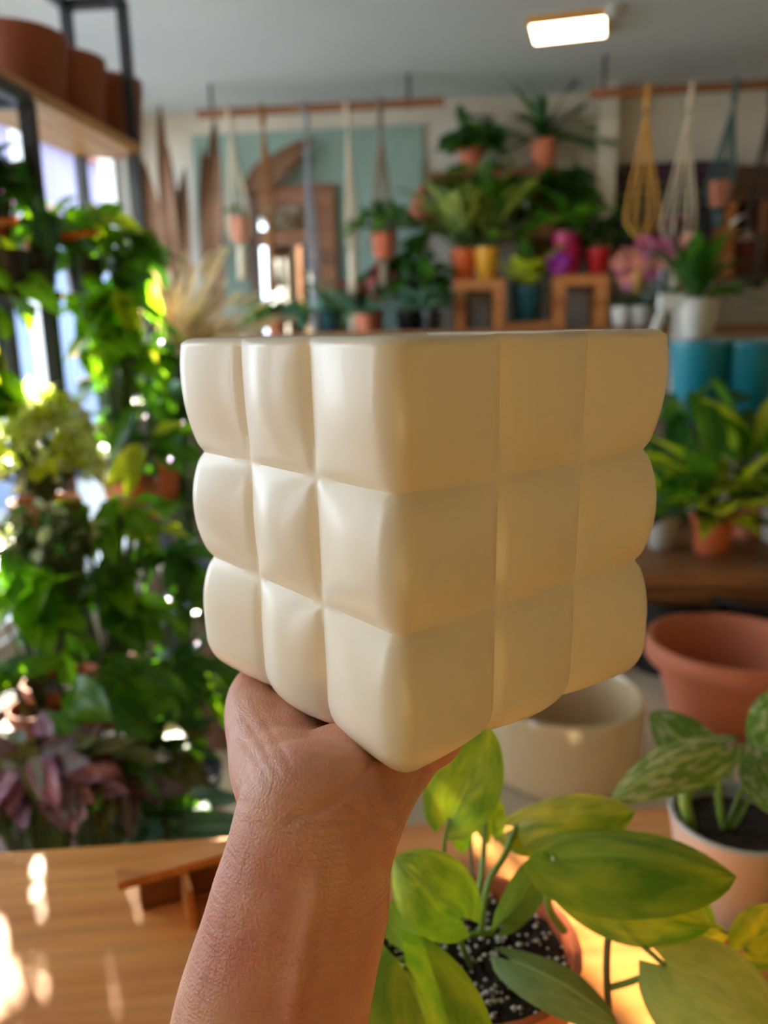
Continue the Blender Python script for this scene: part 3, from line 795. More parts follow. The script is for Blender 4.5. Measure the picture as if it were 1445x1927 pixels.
# leaves: (base px, py, depth) (tip px, py, depth) width m, normal(right, up, to viewer), material, arch, fold, curl
PL = [
 ((846, 1540, .585), (922, 1368, .60), .072, (-.35, .15, .9), 'pothos', .06, .15, .1),
 ((972, 1556, .600), (1196, 1526, .575), .062, (-.1, .75, .6), 'pothos', .10, .0, .6),
 ((1046, 1612, .540), (1386, 1650, .520), .085, (.0, .80, .55), 'pothos', .10, -.1, .5),
 ((1066, 1622, .555), (1340, 1742, .535), .088, (.12, .45, .85), 'pothos', .05, .0, .3),
 ((1150, 1606, .580), (1348, 1738, .560), .060, (.1, .45, .85), 'pothos', .12, .0, .3),
 ((868, 1726, .535), (742, 1612, .555), .068, (-.1, .55, .8), 'pothos', .12, .1, .35),
 ((950, 1728, .560), (1040, 1588, .585), .036, (.3, .3, .9), 'pothos_under', .05, .3, .1),
 ((762, 1822, .495), (905, 2170, .445), .098, (.15, .55, .8), 'pothos', .05, -.1, .2),
 ((962, 1808, .530), (1162, 1926, .490), .044, (.2, .75, .6), 'pothos_under', .10, -.15, .4),
 ((1256, 1818, .520), (1500, 1990, .480), .098, (.15, .6, .75), 'pothos_under', .10, .0, .35),
 ((1402, 1786, .560), (1500, 1720, .570), .05, (-.1, .6, .75), 'pothos', .1, .1, .3),
 ((1290, 1752, .575), (1372, 1758, .570), .03, (0, .8, .5), 'pothos', .1, .1, .3),
 ((790, 1756, .565), (706, 1716, .56), .04, (-.2, .7, .6), 'pothos_under', .06, .1, .2),
 ((866, 1545, .63), (872, 1606, .63), .024, (.3, .2, .9), 'pothos', .05, .1, .2),
 ((925, 1570, .64), (915, 1482, .645), .034, (.1, .1, .9), 'pothos', .05, .1, .2),
]
for i, (b3, t3, w, nv, mt, ar, fo, cu) in enumerate(PL):
    big_leaf(pothos, P(*b3), P(*t3), w, cn(*nv), G[mt], ar, fo, cu, seed=i)
def stem(root, pts, r, mat, name='stem'):
    MB().tube(spline([P(*p) for p in pts], 6), r, 8).build(name, mat, root, True)
STEMS = [
 ([(846, 1540, .585), (836, 1590, .59), (842, 1660, .595), (880, 1716, .59)], .0016, 'stem'),
 ([(972, 1556, .600), (948, 1612, .585), (918, 1665, .575), (905, 1756, .575)], .0026, 'stem'),
 ([(1046, 1612, .540), (1030, 1650, .54), (1034, 1710, .548), (1062, 1752, .56)], .0026, 'stem'),
 ([(868, 1726, .535), (866, 1766, .55), (886, 1818, .565)], .0022, 'stem'),
 ([(790, 1756, .565), (840, 1762, .568), (930, 1755, .575)], .0021, 'stem'),
 ([(950, 1728, .560), (930, 1745, .575), (915, 1758, .58)], .002, 'stem'),
 ([(913, 1500, .63), (912, 1570, .625), (908, 1625, .62), (900, 1690, .60)], .0022, 'stem'),
 ([(886, 1530, .64), (886, 1600, .63), (890, 1690, .61)], .0013, 'vine'),
 ([(980, 1690, .60), (1060, 1680, .57), (1112, 1688, .555), (1145, 1722, .545), (1142, 1790, .54), (1142, 1850, .535), (1150, 1960, .53)], .0024, 'vine'),
 ([(1145, 1716, .548), (1190, 1762, .54), (1250, 1816, .522)], .0018, 'stem'),
 ([(1143, 1860, .535), (1190, 1846, .53), (1256, 1820, .522)], .0022, 'stem'),
 ([(1268, 1846, .53), (1260, 1900, .53), (1252, 1990, .53)], .0022, 'stem'),
 ([(1372, 1758, .570), (1310, 1740, .575), (1240, 1730, .57), (1145, 1716, .55)], .0014, 'stem'),
 ([(1402, 1786, .560), (1425, 1830, .56), (1460, 1880, .56)], .0016, 'stem'),
 ([(962, 1808, .530), (950, 1830, .55), (940, 1850, .57)], .0018, 'stem'),
 ([(762, 1822, .495), (742, 1812, .515), (770, 1800, .565)], .002, 'stem'),
]
for pts, r, mt in STEMS: stem(pothos, pts, r, M[mt])

# --- satin pothos in the grey pot
gp = onZ(1372, 1700, TZ)
sc_ = depth(P(1372, 1600, 1)) 
gr = .062; gh = .098
satin = empty('potted_satin_pothos', gp, 'silver-speckled satin pothos in a grey pot at the edge of the counter', 'potted plant')
add_pot(satin, gp, 'taper', gr, gh, M['grey_ceramic'])
gd = depth(gp + V((0, 0, gh)))
SL = [
 ((1345, 1455, gd), (1222, 1340, gd + .03), .066, (-.1, .35, .9), .08, .25, .2),
 ((1360, 1408, gd - .03), (1150, 1508, gd - .06), .062, (-.15, .75, .6), .10, -.05, .3),
 ((1430, 1430, gd - .02), (1470, 1540, gd - .05), .062, (.1, .5, .8), .10, .0, .3),
 ((1440, 1400, gd), (1500, 1290, gd + .02), .065, (-.4, .3, .9), .06, .2, .2),
 ((1330, 1470, gd + .02), (1250, 1430, gd + .05), .04, (0, .4, .9), .05, .2, .2),
]
for i, (b3, t3, w, nv, ar, fo, cu) in enumerate(SL):
    big_leaf(satin, P(*b3), P(*t3), w, cn(*nv), G['satin'], ar, fo, cu, seed=30 + i)
for pts, r in (([(1345, 1455, gd), (1350, 1500, gd), (1362, 1570, gd)], .0032), ([(1360, 1408, gd - .03), (1352, 1470, gd - .01), (1362, 1570, gd)], .0028), ([(1430, 1430, gd - .02), (1395, 1490, gd), (1366, 1570, gd)], .003), ([(1440, 1400, gd), (1410, 1500, gd), (1372, 1570, gd)], .0026), ([(1330, 1470, gd + .02), (1290, 1490, gd), (1300, 1560, gd)], .006)):
    stem(satin, pts, r, M['stem'])

# ================================================================== low platform with the big pots
LZ = .55
q0 = onZ(1060, 1478, LZ)
lp = empty('display_platform', (.35, 1.75, 0), 'low beige platform holding the empty pots behind the counter', 'platform')
MB().box((-.45, 1.12, LZ - .04), (1.7, 2.5, LZ)).build('top', M['plinth'], lp)
for x0, x1 in ((-.42, -.38), (1.63, 1.67)): MB().box((x0, 1.15, 0), (x1, 2.45, LZ - .04)).build('side_panel', M['plinth'], lp)
MB().box((-.38, 1.15, 0), (1.63, 1.18, LZ - .04)).build('front_panel', M['plinth'], lp)
# glossy beige planter
cb = onZ(1060, 1440, LZ); dcb = depth(cb)
gl_ = empty('glazed_planter', cb, 'glossy beige round planter standing empty below the quilted planter', 'planter')
rr_ = 146 / FPX * (dcb - .05); rimz = onY(1060, 1302, cb.y).z
MB().lathe(pot_prof('cyl', rr_, rimz - LZ), cb, 48).build('body', M['beige_ceramic'], gl_, True, autos=40)
# terracotta bowl
cb = onZ(1362, 1350, LZ); rimz = onY(1362, 1203, cb.y).z; dcb = depth(V((cb.x, cb.y, rimz)))
tbw = empty('terracotta_pot', cb, 'wide terracotta pot with a thick rim standing empty on the platform', 'pot')
MB().lathe(pot_prof('bowl', 152 / FPX * dcb, rimz - LZ), cb, 48).build('body', M['terracotta'], tbw, True, autos=40)
# black tubs behind
for px, py, lab in ((1268, 1112, 'black plastic tub behind the terracotta pot, nearer the quilted planter'), (1420, 1108, 'black plastic tub behind the terracotta pot, at the picture edge')):
    c = onY(px, py, 2.22); r_ = .145
    o = empty('plastic_tub', (c.x, c.y, LZ), lab, 'tub', 'black tubs under the bench')
    h_ = c.z - LZ
    MB().lathe([(0, 0), (r_ * .8, 0), (r_ * .93, h_ * .9), (r_ * 1.05, h_ * .92), (r_ * 1.06, h_ * .98), (r_ * 1.02, h_), (r_ * .93, h_ * .98), (r_ * .78, .02), (0, .02)], (c.x, c.y, LZ), 36).build('body', M['black_plastic'], o, True, autos=40)
    MB().tube([V((c.x + r_ * 1.07 * math.cos(t), c.y + r_ * 1.07 * math.sin(t), c.z - .004)) for t in [2 * math.pi * k / 32 for k in range(33)]], .005, 6, False).build('rim', M['black_plastic'], o, True)

# ================================================================== bench on the right with lime plants
BZ = .85
f0 = onZ(1200, 1078, BZ)
by = f0.y
bench = empty('wooden_bench', (1.3, by + .35, 0), 'brown wooden bench carrying the lime leaved plants', 'bench')
for i in range(4):
    MB().box((f0.x - .25, by + i * .17, BZ - .035), (2.45, by + i * .17 + .165, BZ)).build('plank', M['brown_wood'], bench)
MB().box((f0.x - .2, by + .03, BZ - .1), (2.4, by + .055, BZ - .035)).build('apron', M['brown_wood'], bench)
for x in (f0.x - .1, 2.35):
    for y in (by + .05, by + .6): MB().box((x - .03, y - .03, LZ if (x < 1.7 and y < 2.5) else 0), (x + .03, y + .03, BZ - .035)).build('leg', M['brown_wood'], bench)
def potplant(px, py_base, z, name, label, pot, fol, cat='potted plant', group=None, seed=1):
    c = onZ(px, py_base, z)
    return plant(name, label, cat, c, pot, fol(c), group, seed)
potplant(1338, 1036, BZ, 'potted_lime_plant', 'lime green leafy plant in an orange nursery pot on the bench', ('nursery', .066, .115, M['nursery_terracotta']),
  lambda c: [dict(style='rosette', n=20, L=.22, kind='oval', w=.42, mat=[G['lime'], G['lime'], G['mid']], pet=.12, el=(.35, 1.4), sr=.004), dict(style='rosette', n=14, L=.15, kind='lance', w=.45, mat=[G['lime'], G['mid']], pet=.05, el=(.0, .8))], seed=11)
potplant(1245, 1030, BZ, 'potted_foliage_plant', 'green leafy plant in a small grey-white pot beside the quilted planter', ('taper', .05, .1, M['grey_ceramic']),
  lambda c: [dict(style='rosette', n=24, L=.15, kind='oval', w=.5, mat=[G['mid'], G['lime'], G['dark']], pet=.08, el=(.2, 1.4))], seed=12)
potplant(1412, 1008, BZ, 'potted_lime_plant', 'bushy yellow-green plant in the orange pot partly hidden on the bench', ('nursery', .062, .12, M['terracotta']),
  lambda c: [dict(style='rosette', n=30, L=.24, kind='oval', w=.4, mat=[G['lime'], G['lime'], G['mid']], pet=.14, el=(.3, 1.45), sr=.004)], seed=13)
potplant(1462, 1018, BZ, 'potted_foliage_plant', 'green plant in a white pot cut by the right picture edge', ('taper', .055, .11, M['white_ceramic']),
  lambda c: [dict(style='rosette', n=18, L=.14, kind='oval', w=.45, mat=[G['cream'], G['mid']], pet=.07, el=(.2, 1.4))], seed=14)
potplant(1262, 985, BZ, 'potted_foliage_plant', 'dark green bushy plant behind the others on the bench', ('taper', .06, .12, M['dark_teal']),
  lambda c: [dict(style='bush', n=34, L=.12, kind='oval', w=.5, mat=[G['dark'], G['mid']], c=c + V((.05, .05, .3)), r=(.17, .12, .17))], seed=15)

# teal pots and stand further back
TZ2 = 1.14
y_t = 3.05
sh = empty('display_table', (1.45, y_t, 0), 'dark wooden table under the two teal pots', 'table')
xa, xb = onY(1230, 700, y_t).x, onY(1540, 700, y_t).x
MB().box((xa, y_t - .22, TZ2 - .03), (xb, y_t + .22, TZ2)).build('tabletop', M['dark_wood'], sh)
for x in (xa + .05, xb - .05):
    for y in (y_t - .18, y_t + .18): MB().box((x - .025, y - .025, 0), (x + .025, y + .025, TZ2 - .03)).build('leg', M['dark_wood'], sh)
for px, lab in ((1318, 'glossy teal pot below the white peace lily pot'), (1412, 'glossy teal pot at the picture edge under the brown shelf')):
    c = onY(px, 642, y_t); o = empty('teal_pot', (c.x, y_t, TZ2), lab, 'pot', 'teal pots on the table')
    MB().lathe(pot_prof('taper', .105, c.z - TZ2), (c.x, y_t, TZ2), 32).build('body', M['teal_pot'], o, True, autos=40)

# ================================================================== back counter and what stands on it
CZ = onY(1000, 618, 4.05).z
cnt = empty('back_counter', (.6, 4.1, 0), 'long wooden counter along the back wall under the pots', 'counter')
MB().box((XL + .3, 3.78, CZ - .04), (2.5, 4.36, CZ)).build('worktop', M['brown_wood'], cnt)
MB().box((XL + .35, 3.85, 0), (2.45, 4.34, CZ - .04)).build('cabinet', M['plinth'], cnt)
# two open box stands joined by a low board
def box_stand(x0, x1, y_top, y, lab):
    a = onY(x0, y_top, y); b = onY(x1, y_top, y); w = .055; d = .26
    o = empty('wooden_stand', ((a.x + b.x) / 2, y + d / 2, CZ), lab, 'plant stand', 'open box stands on the back counter')
    zt = a.z
    MB().box((a.x, y, zt - .05), (b.x, y + d, zt)).build('top', M['orange_wood'], o)
    for x in (a.x, b.x - w):
        for yy in (y, y + d - w): MB().box((x, yy, CZ), (x + w, yy + w, zt - .05)).build('leg', M['orange_wood'], o)
    MB().box((a.x + w, y + d - .02, CZ), (b.x - w, y + d - .005, zt - .05)).build('back_board', M['grey_ceramic'], o)
    return a, b, zt
s1 = box_stand(853, 950, 527, 3.95, 'wooden box stand under the orange and yellow pots')
s2 = box_stand(1043, 1146, 517, 3.95, 'wooden box stand under the red pot')
brd = tag(MB().box((s1[1].x + .003, 3.96, CZ), (s2[0].x - .003, 4.2, CZ + .03)).build('spacer_board', M['orange_wood']), 'low wooden board lying between the two box stands', 'board')
def onstand(px, z, y, *a, **k): return None
def pp(px, py, y, z, name, label, pot, fol, cat='potted plant', group=None, seed=1):
    c = onY(px, py, y); c.z = z
    return plant(name, label, cat, c, pot, fol(c), group, seed)
pp(872, 500, 4.08, s1[2], 'potted_dieffenbachia', 'cream and green leaved plant in a bright orange pot', ('taper', .066, .15, M['orange_plastic']),
  lambda c: [dict(style='rosette', n=16, L=.28, kind='oval', w=.5, mat=G['dief'], pet=.14, el=(.5, 1.4), sr=.006)], seed=21)
pp(917, 500, 4.06, s1[2], 'potted_dieffenbachia', 'cream and green leaved plant in a yellow pot', ('taper', .066, .15, M['yellow_pot']),
  lambda c: [dict(style='rosette', n=18, L=.28, kind='oval', w=.5, mat=[G['dief'], G['mid']], pet=.14, el=(.4, 1.4), sr=.006)], seed=22)
pp(992, 560, 4.08, CZ + .03, 'potted_foliage_plant', 'green plant in a dark teal pot between the box stands', ('taper', .085, .17, M['dark_teal']),
  lambda c: [dict(style='rosette', n=16, L=.17, kind='oval', w=.5, mat=[G['mid'], G['lime']], pet=.1, el=(.3, 1.4))], seed=23)
wp = onY(1067, 490, 4.05)
o = plant('wrapped_plant', 'small plant in magenta wrapping with a purple ribbon on the stand', 'potted plant', V((wp.x, 4.05, s2[2])), ('taper', .07, .2, M['magenta']),
  [dict(style='rosette', n=12, L=.16, kind='oval', w=.5, mat=[G['mid']], pet=.08, el=(.5, 1.4))], seed=24)
rbn = MB(); cc = V((wp.x - .05, 3.97, s2[2] + .05))
for k in range(5):
    a_ = k * 1.25; rbn.tube([cc, cc + V((math.cos(a_) * .05, -.02, math.sin(a_) * .05)), cc + V((math.cos(a_ + .5) * .06, -.015, math.sin(a_ + .5) * .06)), cc], .011, 6, True, None, .35)
rbn.build('ribbon_bow', M['purple'], o, True)
pp(1126, 500, 4.06, s2[2], 'potted_foliage_plant', 'dark leaved plant in a bright red pot on the stand', ('taper', .062, .12, M['red_pot']),
  lambda c: [dict(style='rosette', n=18, L=.17, kind='oval', w=.55, mat=[G['dark'], G['mid']], pet=.08, el=(.3, 1.3))], seed=25)
# wall shelf with two pots
a = onY(808, 328, 4.2); b = onY(1048, 322, 4.2)
ws = empty('display_shelf', ((a.x + b.x) / 2, YB, a.z), 'wooden wall shelf with two small plants', 'shelf')
MB().box((a.x, 4.14, a.z - .03), (b.x, YB - .001, a.z)).build('board', M['brown_wood'], ws)
for x in (a.x + .1, b.x - .1): MB().box((x - .012, 4.2, a.z - .14), (x + .012, YB - .001, a.z - .03)).build('bracket', M['brown_wood'], ws)
pp(885, 300, 4.24, a.z, 'potted_foliage_plant', 'bushy green plant in a small terracotta pot on the wall shelf', ('nursery', .06, .12, M['terracotta']),
  lambda c: [dict(style='bush', n=46, L=.11, kind='heart', w=.75, mat=[G['mid'], G['dark']], c=c + V((.02, -.02, .15)), r=(.15, .1, .12))], seed=26)
pp(1022, 300, 4.24, a.z, 'potted_spider_plant', 'arching spider plant in a terracotta pot on the wall shelf', ('nursery', .07, .14, M['terracotta']),
  lambda c: [dict(style='rosette', n=34, L=.30, kind='strap', w=.09, mat=[G['dark'], G['mid'], G['blue']], pet=.02, el=(.25, 1.45), droop=.75)], seed=27)
a2 = onY(985, 440, 4.2); b2_ = onY(1112, 436, 4.2)
ws2 = empty('display_shelf', ((a2.x + b2_.x) / 2, YB, a2.z), 'short wooden wall shelf under the dark trailing plant', 'shelf')
MB().box((a.x + .12, 4.16, a2.z - .025), (b2_.x, YB - .001, a2.z)).build('board', M['brown_wood'], ws2)
for x in (a2.x, b2_.x - .06): MB().box((x - .012, 4.2, a2.z - .13), (x + .012, YB - .001, a2.z - .025)).build('bracket', M['brown_wood'], ws2)
pp(1030, 425, 4.25, a2.z, 'potted_foliage_plant', 'large dark green trailing plant on the short wall shelf', ('nursery', .075, .13, M['terracotta']),
  lambda c: [dict(style='bush', n=56, L=.15, kind='heart', w=.75, mat=[G['dark'], G['mid']], c=c + V((.02, -.05, .17)), r=(.24, .14, .17))], seed=28)
pp(930, 425, 4.25, a2.z, 'potted_foliage_plant', 'mid green bushy plant on the short wall shelf beside the trailing one', ('nursery', .07, .13, M['terracotta']),
  lambda c: [dict(style='bush', n=50, L=.15, kind='heart', w=.7, mat=[G['mid'], G['dief'], G['dark']], c=c + V((-.03, -.05, .16)), r=(.24, .14, .19))], seed=29)
# wall-hung terracotta pocket
c = onY(797, 400, 4.36)
wpk = empty('wall_planter', c, 'terracotta cone wall planter on the edge of the sage panel', 'wall planter')
MB().lathe([(0, -.05), (.085, -.05), (.088, -.03), (.05, .05), (.012, .12), (0, .125)], (c.x, 4.28, c.z), 24).build('body', M['terracotta'], wpk, True, autos=40)
MB().tube([V((c.x, 4.28, c.z + .12)), V((c.x, 4.33, c.z + .2)), V((c.x, 4.372, c.z + .24))], .004, 6).build('cord', M['taupe_cord'], wpk, True)

# orchids and vases
def orchid(px, py_base, y, h, mats, lab, seed, pot):
    c = onY(px, py_base, y); c.z = CZ; rnd = random.Random(seed)
    root = empty('potted_orchid', c, lab, 'orchid', 'orchids on the back counter'); add_pot(root, c, *pot)
    t0 = c + V((0, 0, pot[2] * .85))
    for k in range(4): put_leaf(root, t0, V((math.cos(k * 1.7), math.sin(k * 1.7), .5)), V((0, 0, 1)), .16, 'oval', .35, G['dark'], k % 3)
    for k in range(2):
        e = t0 + V((rnd.uniform(-.08, .08), rnd.uniform(-.06, .02), h)); pts = bez(t0, t0 + V((0, 0, h)), e + V((rnd.choice((-1, 1)) * .06, -.03, 0)), 8)
        fst = MB().tube(pts, .004, 6).build('flower_stem', M['twig'], root, True)
        for q in pts[3:]:
            fl = V((rnd.uniform(-.4, .4), -1, rnd.uniform(-.2, .3))).normalized(); mt = mats[rnd.randrange(len(mats))]
            q = q + V((rnd.uniform(-.04, .04), -.02, rnd.uniform(-.02, .02)))
            for j in range(5):
                an = j * 2 * math.pi / 5; u1 = fl.cross(V((0, 0, 1))).normalized(); u2 = u1.cross(fl)
                put_leaf(fst, q, u1 * math.cos(an) + u2 * math.sin(an) + fl * .2, fl, .042, 'round', .9, mt, j % 3, 'petal')
orchid(1170, 600, 3.93, .22, [M['peach_petal'], M['pink_petal']], 'pale peach and pink orchid on the back counter', 31, ('taper', .05, .09, M['white_ceramic']))
orchid(1208, 600, 3.86, .28, [M['pink_petal'], M['peach_petal']], 'bright pink orchid in front of the plum one', 32, ('taper', .05, .09, M['grey_ceramic']))
orchid(1243, 600, 3.98, .36, [M['plum_petal'], M['plum_petal'], M['pink_petal']], 'deep plum orchid beside the white peace lily', 33, ('taper', .055, .1, M['white_ceramic']))
for px, lab in ((1222, 'tall pale glass vase behind the pink orchids'), (1252, 'slim pale glass vase beside the tall one')):
    c = onY(px, 470, 4.2)
    o = empty('glass_vase', (c.x, 4.2, CZ), lab, 'vase')
    hv = c.z - CZ
    MB().lathe([(0, 0), (.05, 0), (.055, hv * .3), (.032, hv * .8), (.04, hv), (.036, hv), (.028, hv * .8), (.05, hv * .3), (.045, .01), (0, .01)], (c.x, 4.2, CZ), 20).build('body', plain('pale_glass', srgb(170, 180, 200), .1, .03), o, True)
# peace lily on a wooden block
c = onY(1302, 640, 3.62)
blk = empty('plant_stool', (c.x, 3.62, 0), 'slim pale stool under the white peace lily pot', 'stool')
MB().lathe([(0, c.z - .03), (.13, c.z - .03), (.13, c.z), (0, c.z)], (c.x, 3.62, 0), 28).build('seat', M['dark_wood'], blk, True, autos=40)
for k in range(3):
    an = k * 2.1 + .5; MB().bar((c.x + .08 * math.cos(an), 3.62 + .08 * math.sin(an), c.z - .03), (c.x + .14 * math.cos(an), 3.62 + .14 * math.sin(an), 0), .03).build('leg', M['dark_wood'], blk)
pl_ = plant('potted_peace_lily', 'peace lily with white blooms in a white pot', 'potted plant', V((c.x, 3.62, c.z)), ('taper', .1, .17, M['white_ceramic']),
  [dict(style='rosette', n=26, L=.2, kind='oval', w=.38, mat=[G['dark'], G['dark'], G['mid']], pet=.1, el=(.3, 1.4)),
   dict(style='rosette', n=4, L=.09, kind='oval', w=.55, mat=M['white_petal'], pet=.27, el=(1.0, 1.4))], seed=35)
# pale folded stand in front of it
a = onY(1262, 566, 3.35)
ez = empty('folding_stand', (a.x, 3.35, 0), 'pale folding stand with splayed legs beside the white pot', 'folding stand')
for dx, dy in ((-.14, -.1), (-.10, .16), (.05, -.1), (.02, .16)):
    MB().bar((a.x + (.02 if dx > -.08 else -.02), 3.35, a.z), (a.x + dx * 4, 3.35 + dy, 0), .04, .02).build('leg', M['white_paint'], ez)
MB().bar((a.x - .045, 3.35, a.z), (a.x + .045, 3.35, a.z), .05, .05).build('hinge_bar', M['white_paint'], ez)

# chalkboard with chalk lines
def chalk_mat():
    m, nt, b, out = newmat('chalkboard')
    tc = N(nt, 'ShaderNodeTexCoord'); sx = N(nt, 'ShaderNodeSeparateXYZ'); nt.links.new(tc.outputs['Generated'], sx.inputs[0])
    mp = N(nt, 'ShaderNodeMapping'); mp.inputs['Scale'].default_value = (34, 1, 60); nt.links.new(tc.outputs['Generated'], mp.inputs['Vector'])
    nz = N(nt, 'ShaderNodeTexNoise'); nz.inputs['Scale'].default_value = 1; nz.inputs['Detail'].default_value = 2; nt.links.new(mp.outputs['Vector'], nz.inputs['Vector'])
    th = N(nt, 'ShaderNodeMapRange'); th.inputs[1].default_value = .52; th.inputs[2].default_value = .58; nt.links.new(nz.outputs['Fac'], th.inputs[0])
    rows = N(nt, 'ShaderNodeMath', operation='MULTIPLY'); rows.inputs[1].default_value = 9.0; nt.links.new(sx.outputs['Z'], rows.inputs[0])
    fr = N(nt, 'ShaderNodeMath', operation='FRACT'); nt.links.new(rows.outputs[0], fr.inputs[0])
    gt = N(nt, 'ShaderNodeMath', operation='GREATER_THAN'); gt.inputs[1].default_value = .45; nt.links.new(fr.outputs[0], gt.inputs[0])
    mu = N(nt, 'ShaderNodeMath', operation='MULTIPLY'); nt.links.new(th.outputs[0], mu.inputs[0]); nt.links.new(gt.outputs[0], mu.inputs[1])
    cr = N(nt, 'ShaderNodeValToRGB'); cr.color_ramp.interpolation = 'CONSTANT'; e = cr.color_ramp.elements
    e[0].position = 0; e[0].color = srgb(110, 116, 112); e[1].position = .85; e[1].color = srgb(150, 72, 110); k = e.new(.62); k.color = srgb(150, 146, 96); k = e.new(.4); k.color = srgb(90, 112, 126)
    nt.links.new(sx.outputs['Z'], cr.inputs['Fac'])
    mx = N(nt, 'ShaderNodeMix', data_type='RGBA'); mx.inputs[6].default_value = srgb(34, 34, 36); nt.links.new(cr.outputs['Color'], mx.inputs[7]); nt.links.new(mu.outputs[0], mx.inputs[0])
    nt.links.new(mx.outputs[2], b.inputs['Base Color']); b.inputs['Roughness'].default_value = .85
    return m
a = onY(1146, 318, 4.35); b = onY(1368, 312, 4.35); zb = onY(1200, 505, 4.35).z
ch = empty('chalkboard', ((a.x + b.x) / 2, 4.37, zb), 'black chalkboard with faint coloured chalk writing', 'chalkboard')
MB().box((a.x, 4.36, zb), (b.x, 4.385, a.z)).build('board', chalk_mat(), ch)
for p, q in (((a.x - .01, zb), (a.x - .01, a.z)), ((b.x + .01, zb), (b.x + .01, a.z)), ((a.x - .02, a.z + .01), (b.x + .02, a.z + .01)), ((a.x - .02, zb - .01), (b.x + .02, zb - .01))):
    MB().bar((p[0], 4.37, p[1]), (q[0], 4.37, q[1]), .02, .03, side=(0, 1, 0)).build('frame', M['black_metal'], ch)
# brown cubby shelf at the right
a = onY(1372, 312, 4.15); b = onY(1560, 312, 4.15); zb = onY(1400, 520, 4.15).z
cbv = empty('wall_cabinet', ((a.x + b.x) / 2, 4.3, zb), 'open brown wooden cabinet on the wall beside the chalkboard', 'cabinet')
MB().box((a.x, 4.15, a.z - .16), (b.x, YB - .001, a.z)).build('top_panel', M['dark_wood'], cbv)
MB().box((a.x, 4.15, zb), (a.x + .05, YB - .001, a.z - .16)).build('side_panel', M['orange_wood'], cbv)
MB().box((b.x - .05, 4.15, zb), (b.x, YB - .001, a.z - .16)).build('side_panel', M['orange_wood'], cbv)
MB().box((a.x + .05, 4.15, zb), (b.x - .05, YB - .001, zb + .03)).build('bottom_panel', M['dark_wood'], cbv)
MB().box((a.x + .05, YB - .02, zb + .03), (b.x - .05, YB - .002, a.z - .16)).build('back_panel', M['dark_wood'], cbv)
xm = onY(1436, 400, 4.15).x
MB().box((xm, 4.16, zb + .03), (xm + .03, YB - .02, a.z - .16)).build('divider', M['orange_wood'], cbv)
c = onY(1400, 500, 4.24)
jr = empty('red_canister', (c.x, 4.26, zb + .03), 'dark red canister with a pale lid in the brown cabinet', 'canister')
MB().lathe([(0, 0), (.062, 0), (.068, .02), (.068, .14), (0, .14)], (c.x, 4.26, zb + .03), 24).build('body', plain('dark_red_tin', srgb(120, 34, 26), .4, .1), jr, True, autos=40)
MB().lathe([(.05, .14), (.05, .155), (.045, .18), (.02, .2), (0, .2)], (c.x, 4.26, zb + .03), 24).build('lid', M['white_ceramic'], jr, True, autos=40)

# ================================================================== mirror, dried leaves
a = onY(462, 352, 4.34); b = onY(628, 346, 4.34); zt = b.z
mr_ = empty('framed_mirror', ((a.x + b.x) / 2, 4.34, CZ), 'wooden framed mirror leaning on the sage panel', 'mirror')
mm, nt, bb, oo = newmat('mirror_silver'); bb.inputs['Metallic'].default_value = 1; bb.inputs['Roughness'].default_value = .03; bb.inputs['Base Color'].default_value = (.82, .84, .84, 1)
MB().box((a.x + .05, 4.352, CZ), (b.x - .09, 4.37, zt - .05)).build('mirror_glass', mm, mr_)
MB().box((a.x, 4.33, CZ), (a.x + .055, 4.372, zt)).build('frame', M['dark_wood'], mr_)
MB().box((b.x - .1, 4.33, CZ), (b.x, 4.372, zt)).build('frame', M['brown_wood'], mr_)
MB().box((a.x + .055, 4.33, zt - .1), (b.x - .1, 4.372, zt)).build('frame', M['brown_wood'], mr_)
zm = onY(500, 452, 4.34).z
MB().box((a.x + .055, 4.33, zm - .03), (b.x - .1, 4.372, zm + .05)).build('crossbar', M['brown_wood'], mr_)
def palm_leaf(px, py, y, specs, lab):
    """dried leaf blades fanned out from one foot"""
    c = onY(px, py, y); c2 = V((c.x, y, CZ if py > 430 else c.z))
    dz0 = 0
    if py > 400: dz0 = c.z - CZ; c = V((c.x, 4.2, CZ))
    root = empty('dried_palm', c, lab, 'dried leaf', 'dried palm leaves by the mirror')
    for dx, dz, w in specs:
        big_leaf(root, c, c + V((dx, .06 if dz0 else -.02, dz + dz0)), w, (.2, -1, .1), M['dried'], .05, .3, 0, 'lance', 12, 6, 'blade')
    return root
palm_leaf(340, 430, 4.3, ((-.05, .62, .1), (-.16, .34, .13), (.06, .3, .12), (-.02, .4, .12)), 'dried brown palm fan leaning in the corner by the grey wall')
palm_leaf(408, 500, 4.3, ((.05, .72, .13), (-.02, .6, .1)), 'long dark dried pod standing between the corner and the mirror')
palm_leaf(470, 352, 4.3, ((.36, .22, .12), (.30, .12, .12), (.14, .14, .1)), 'dried brown leaf spray lying on top of the mirror')

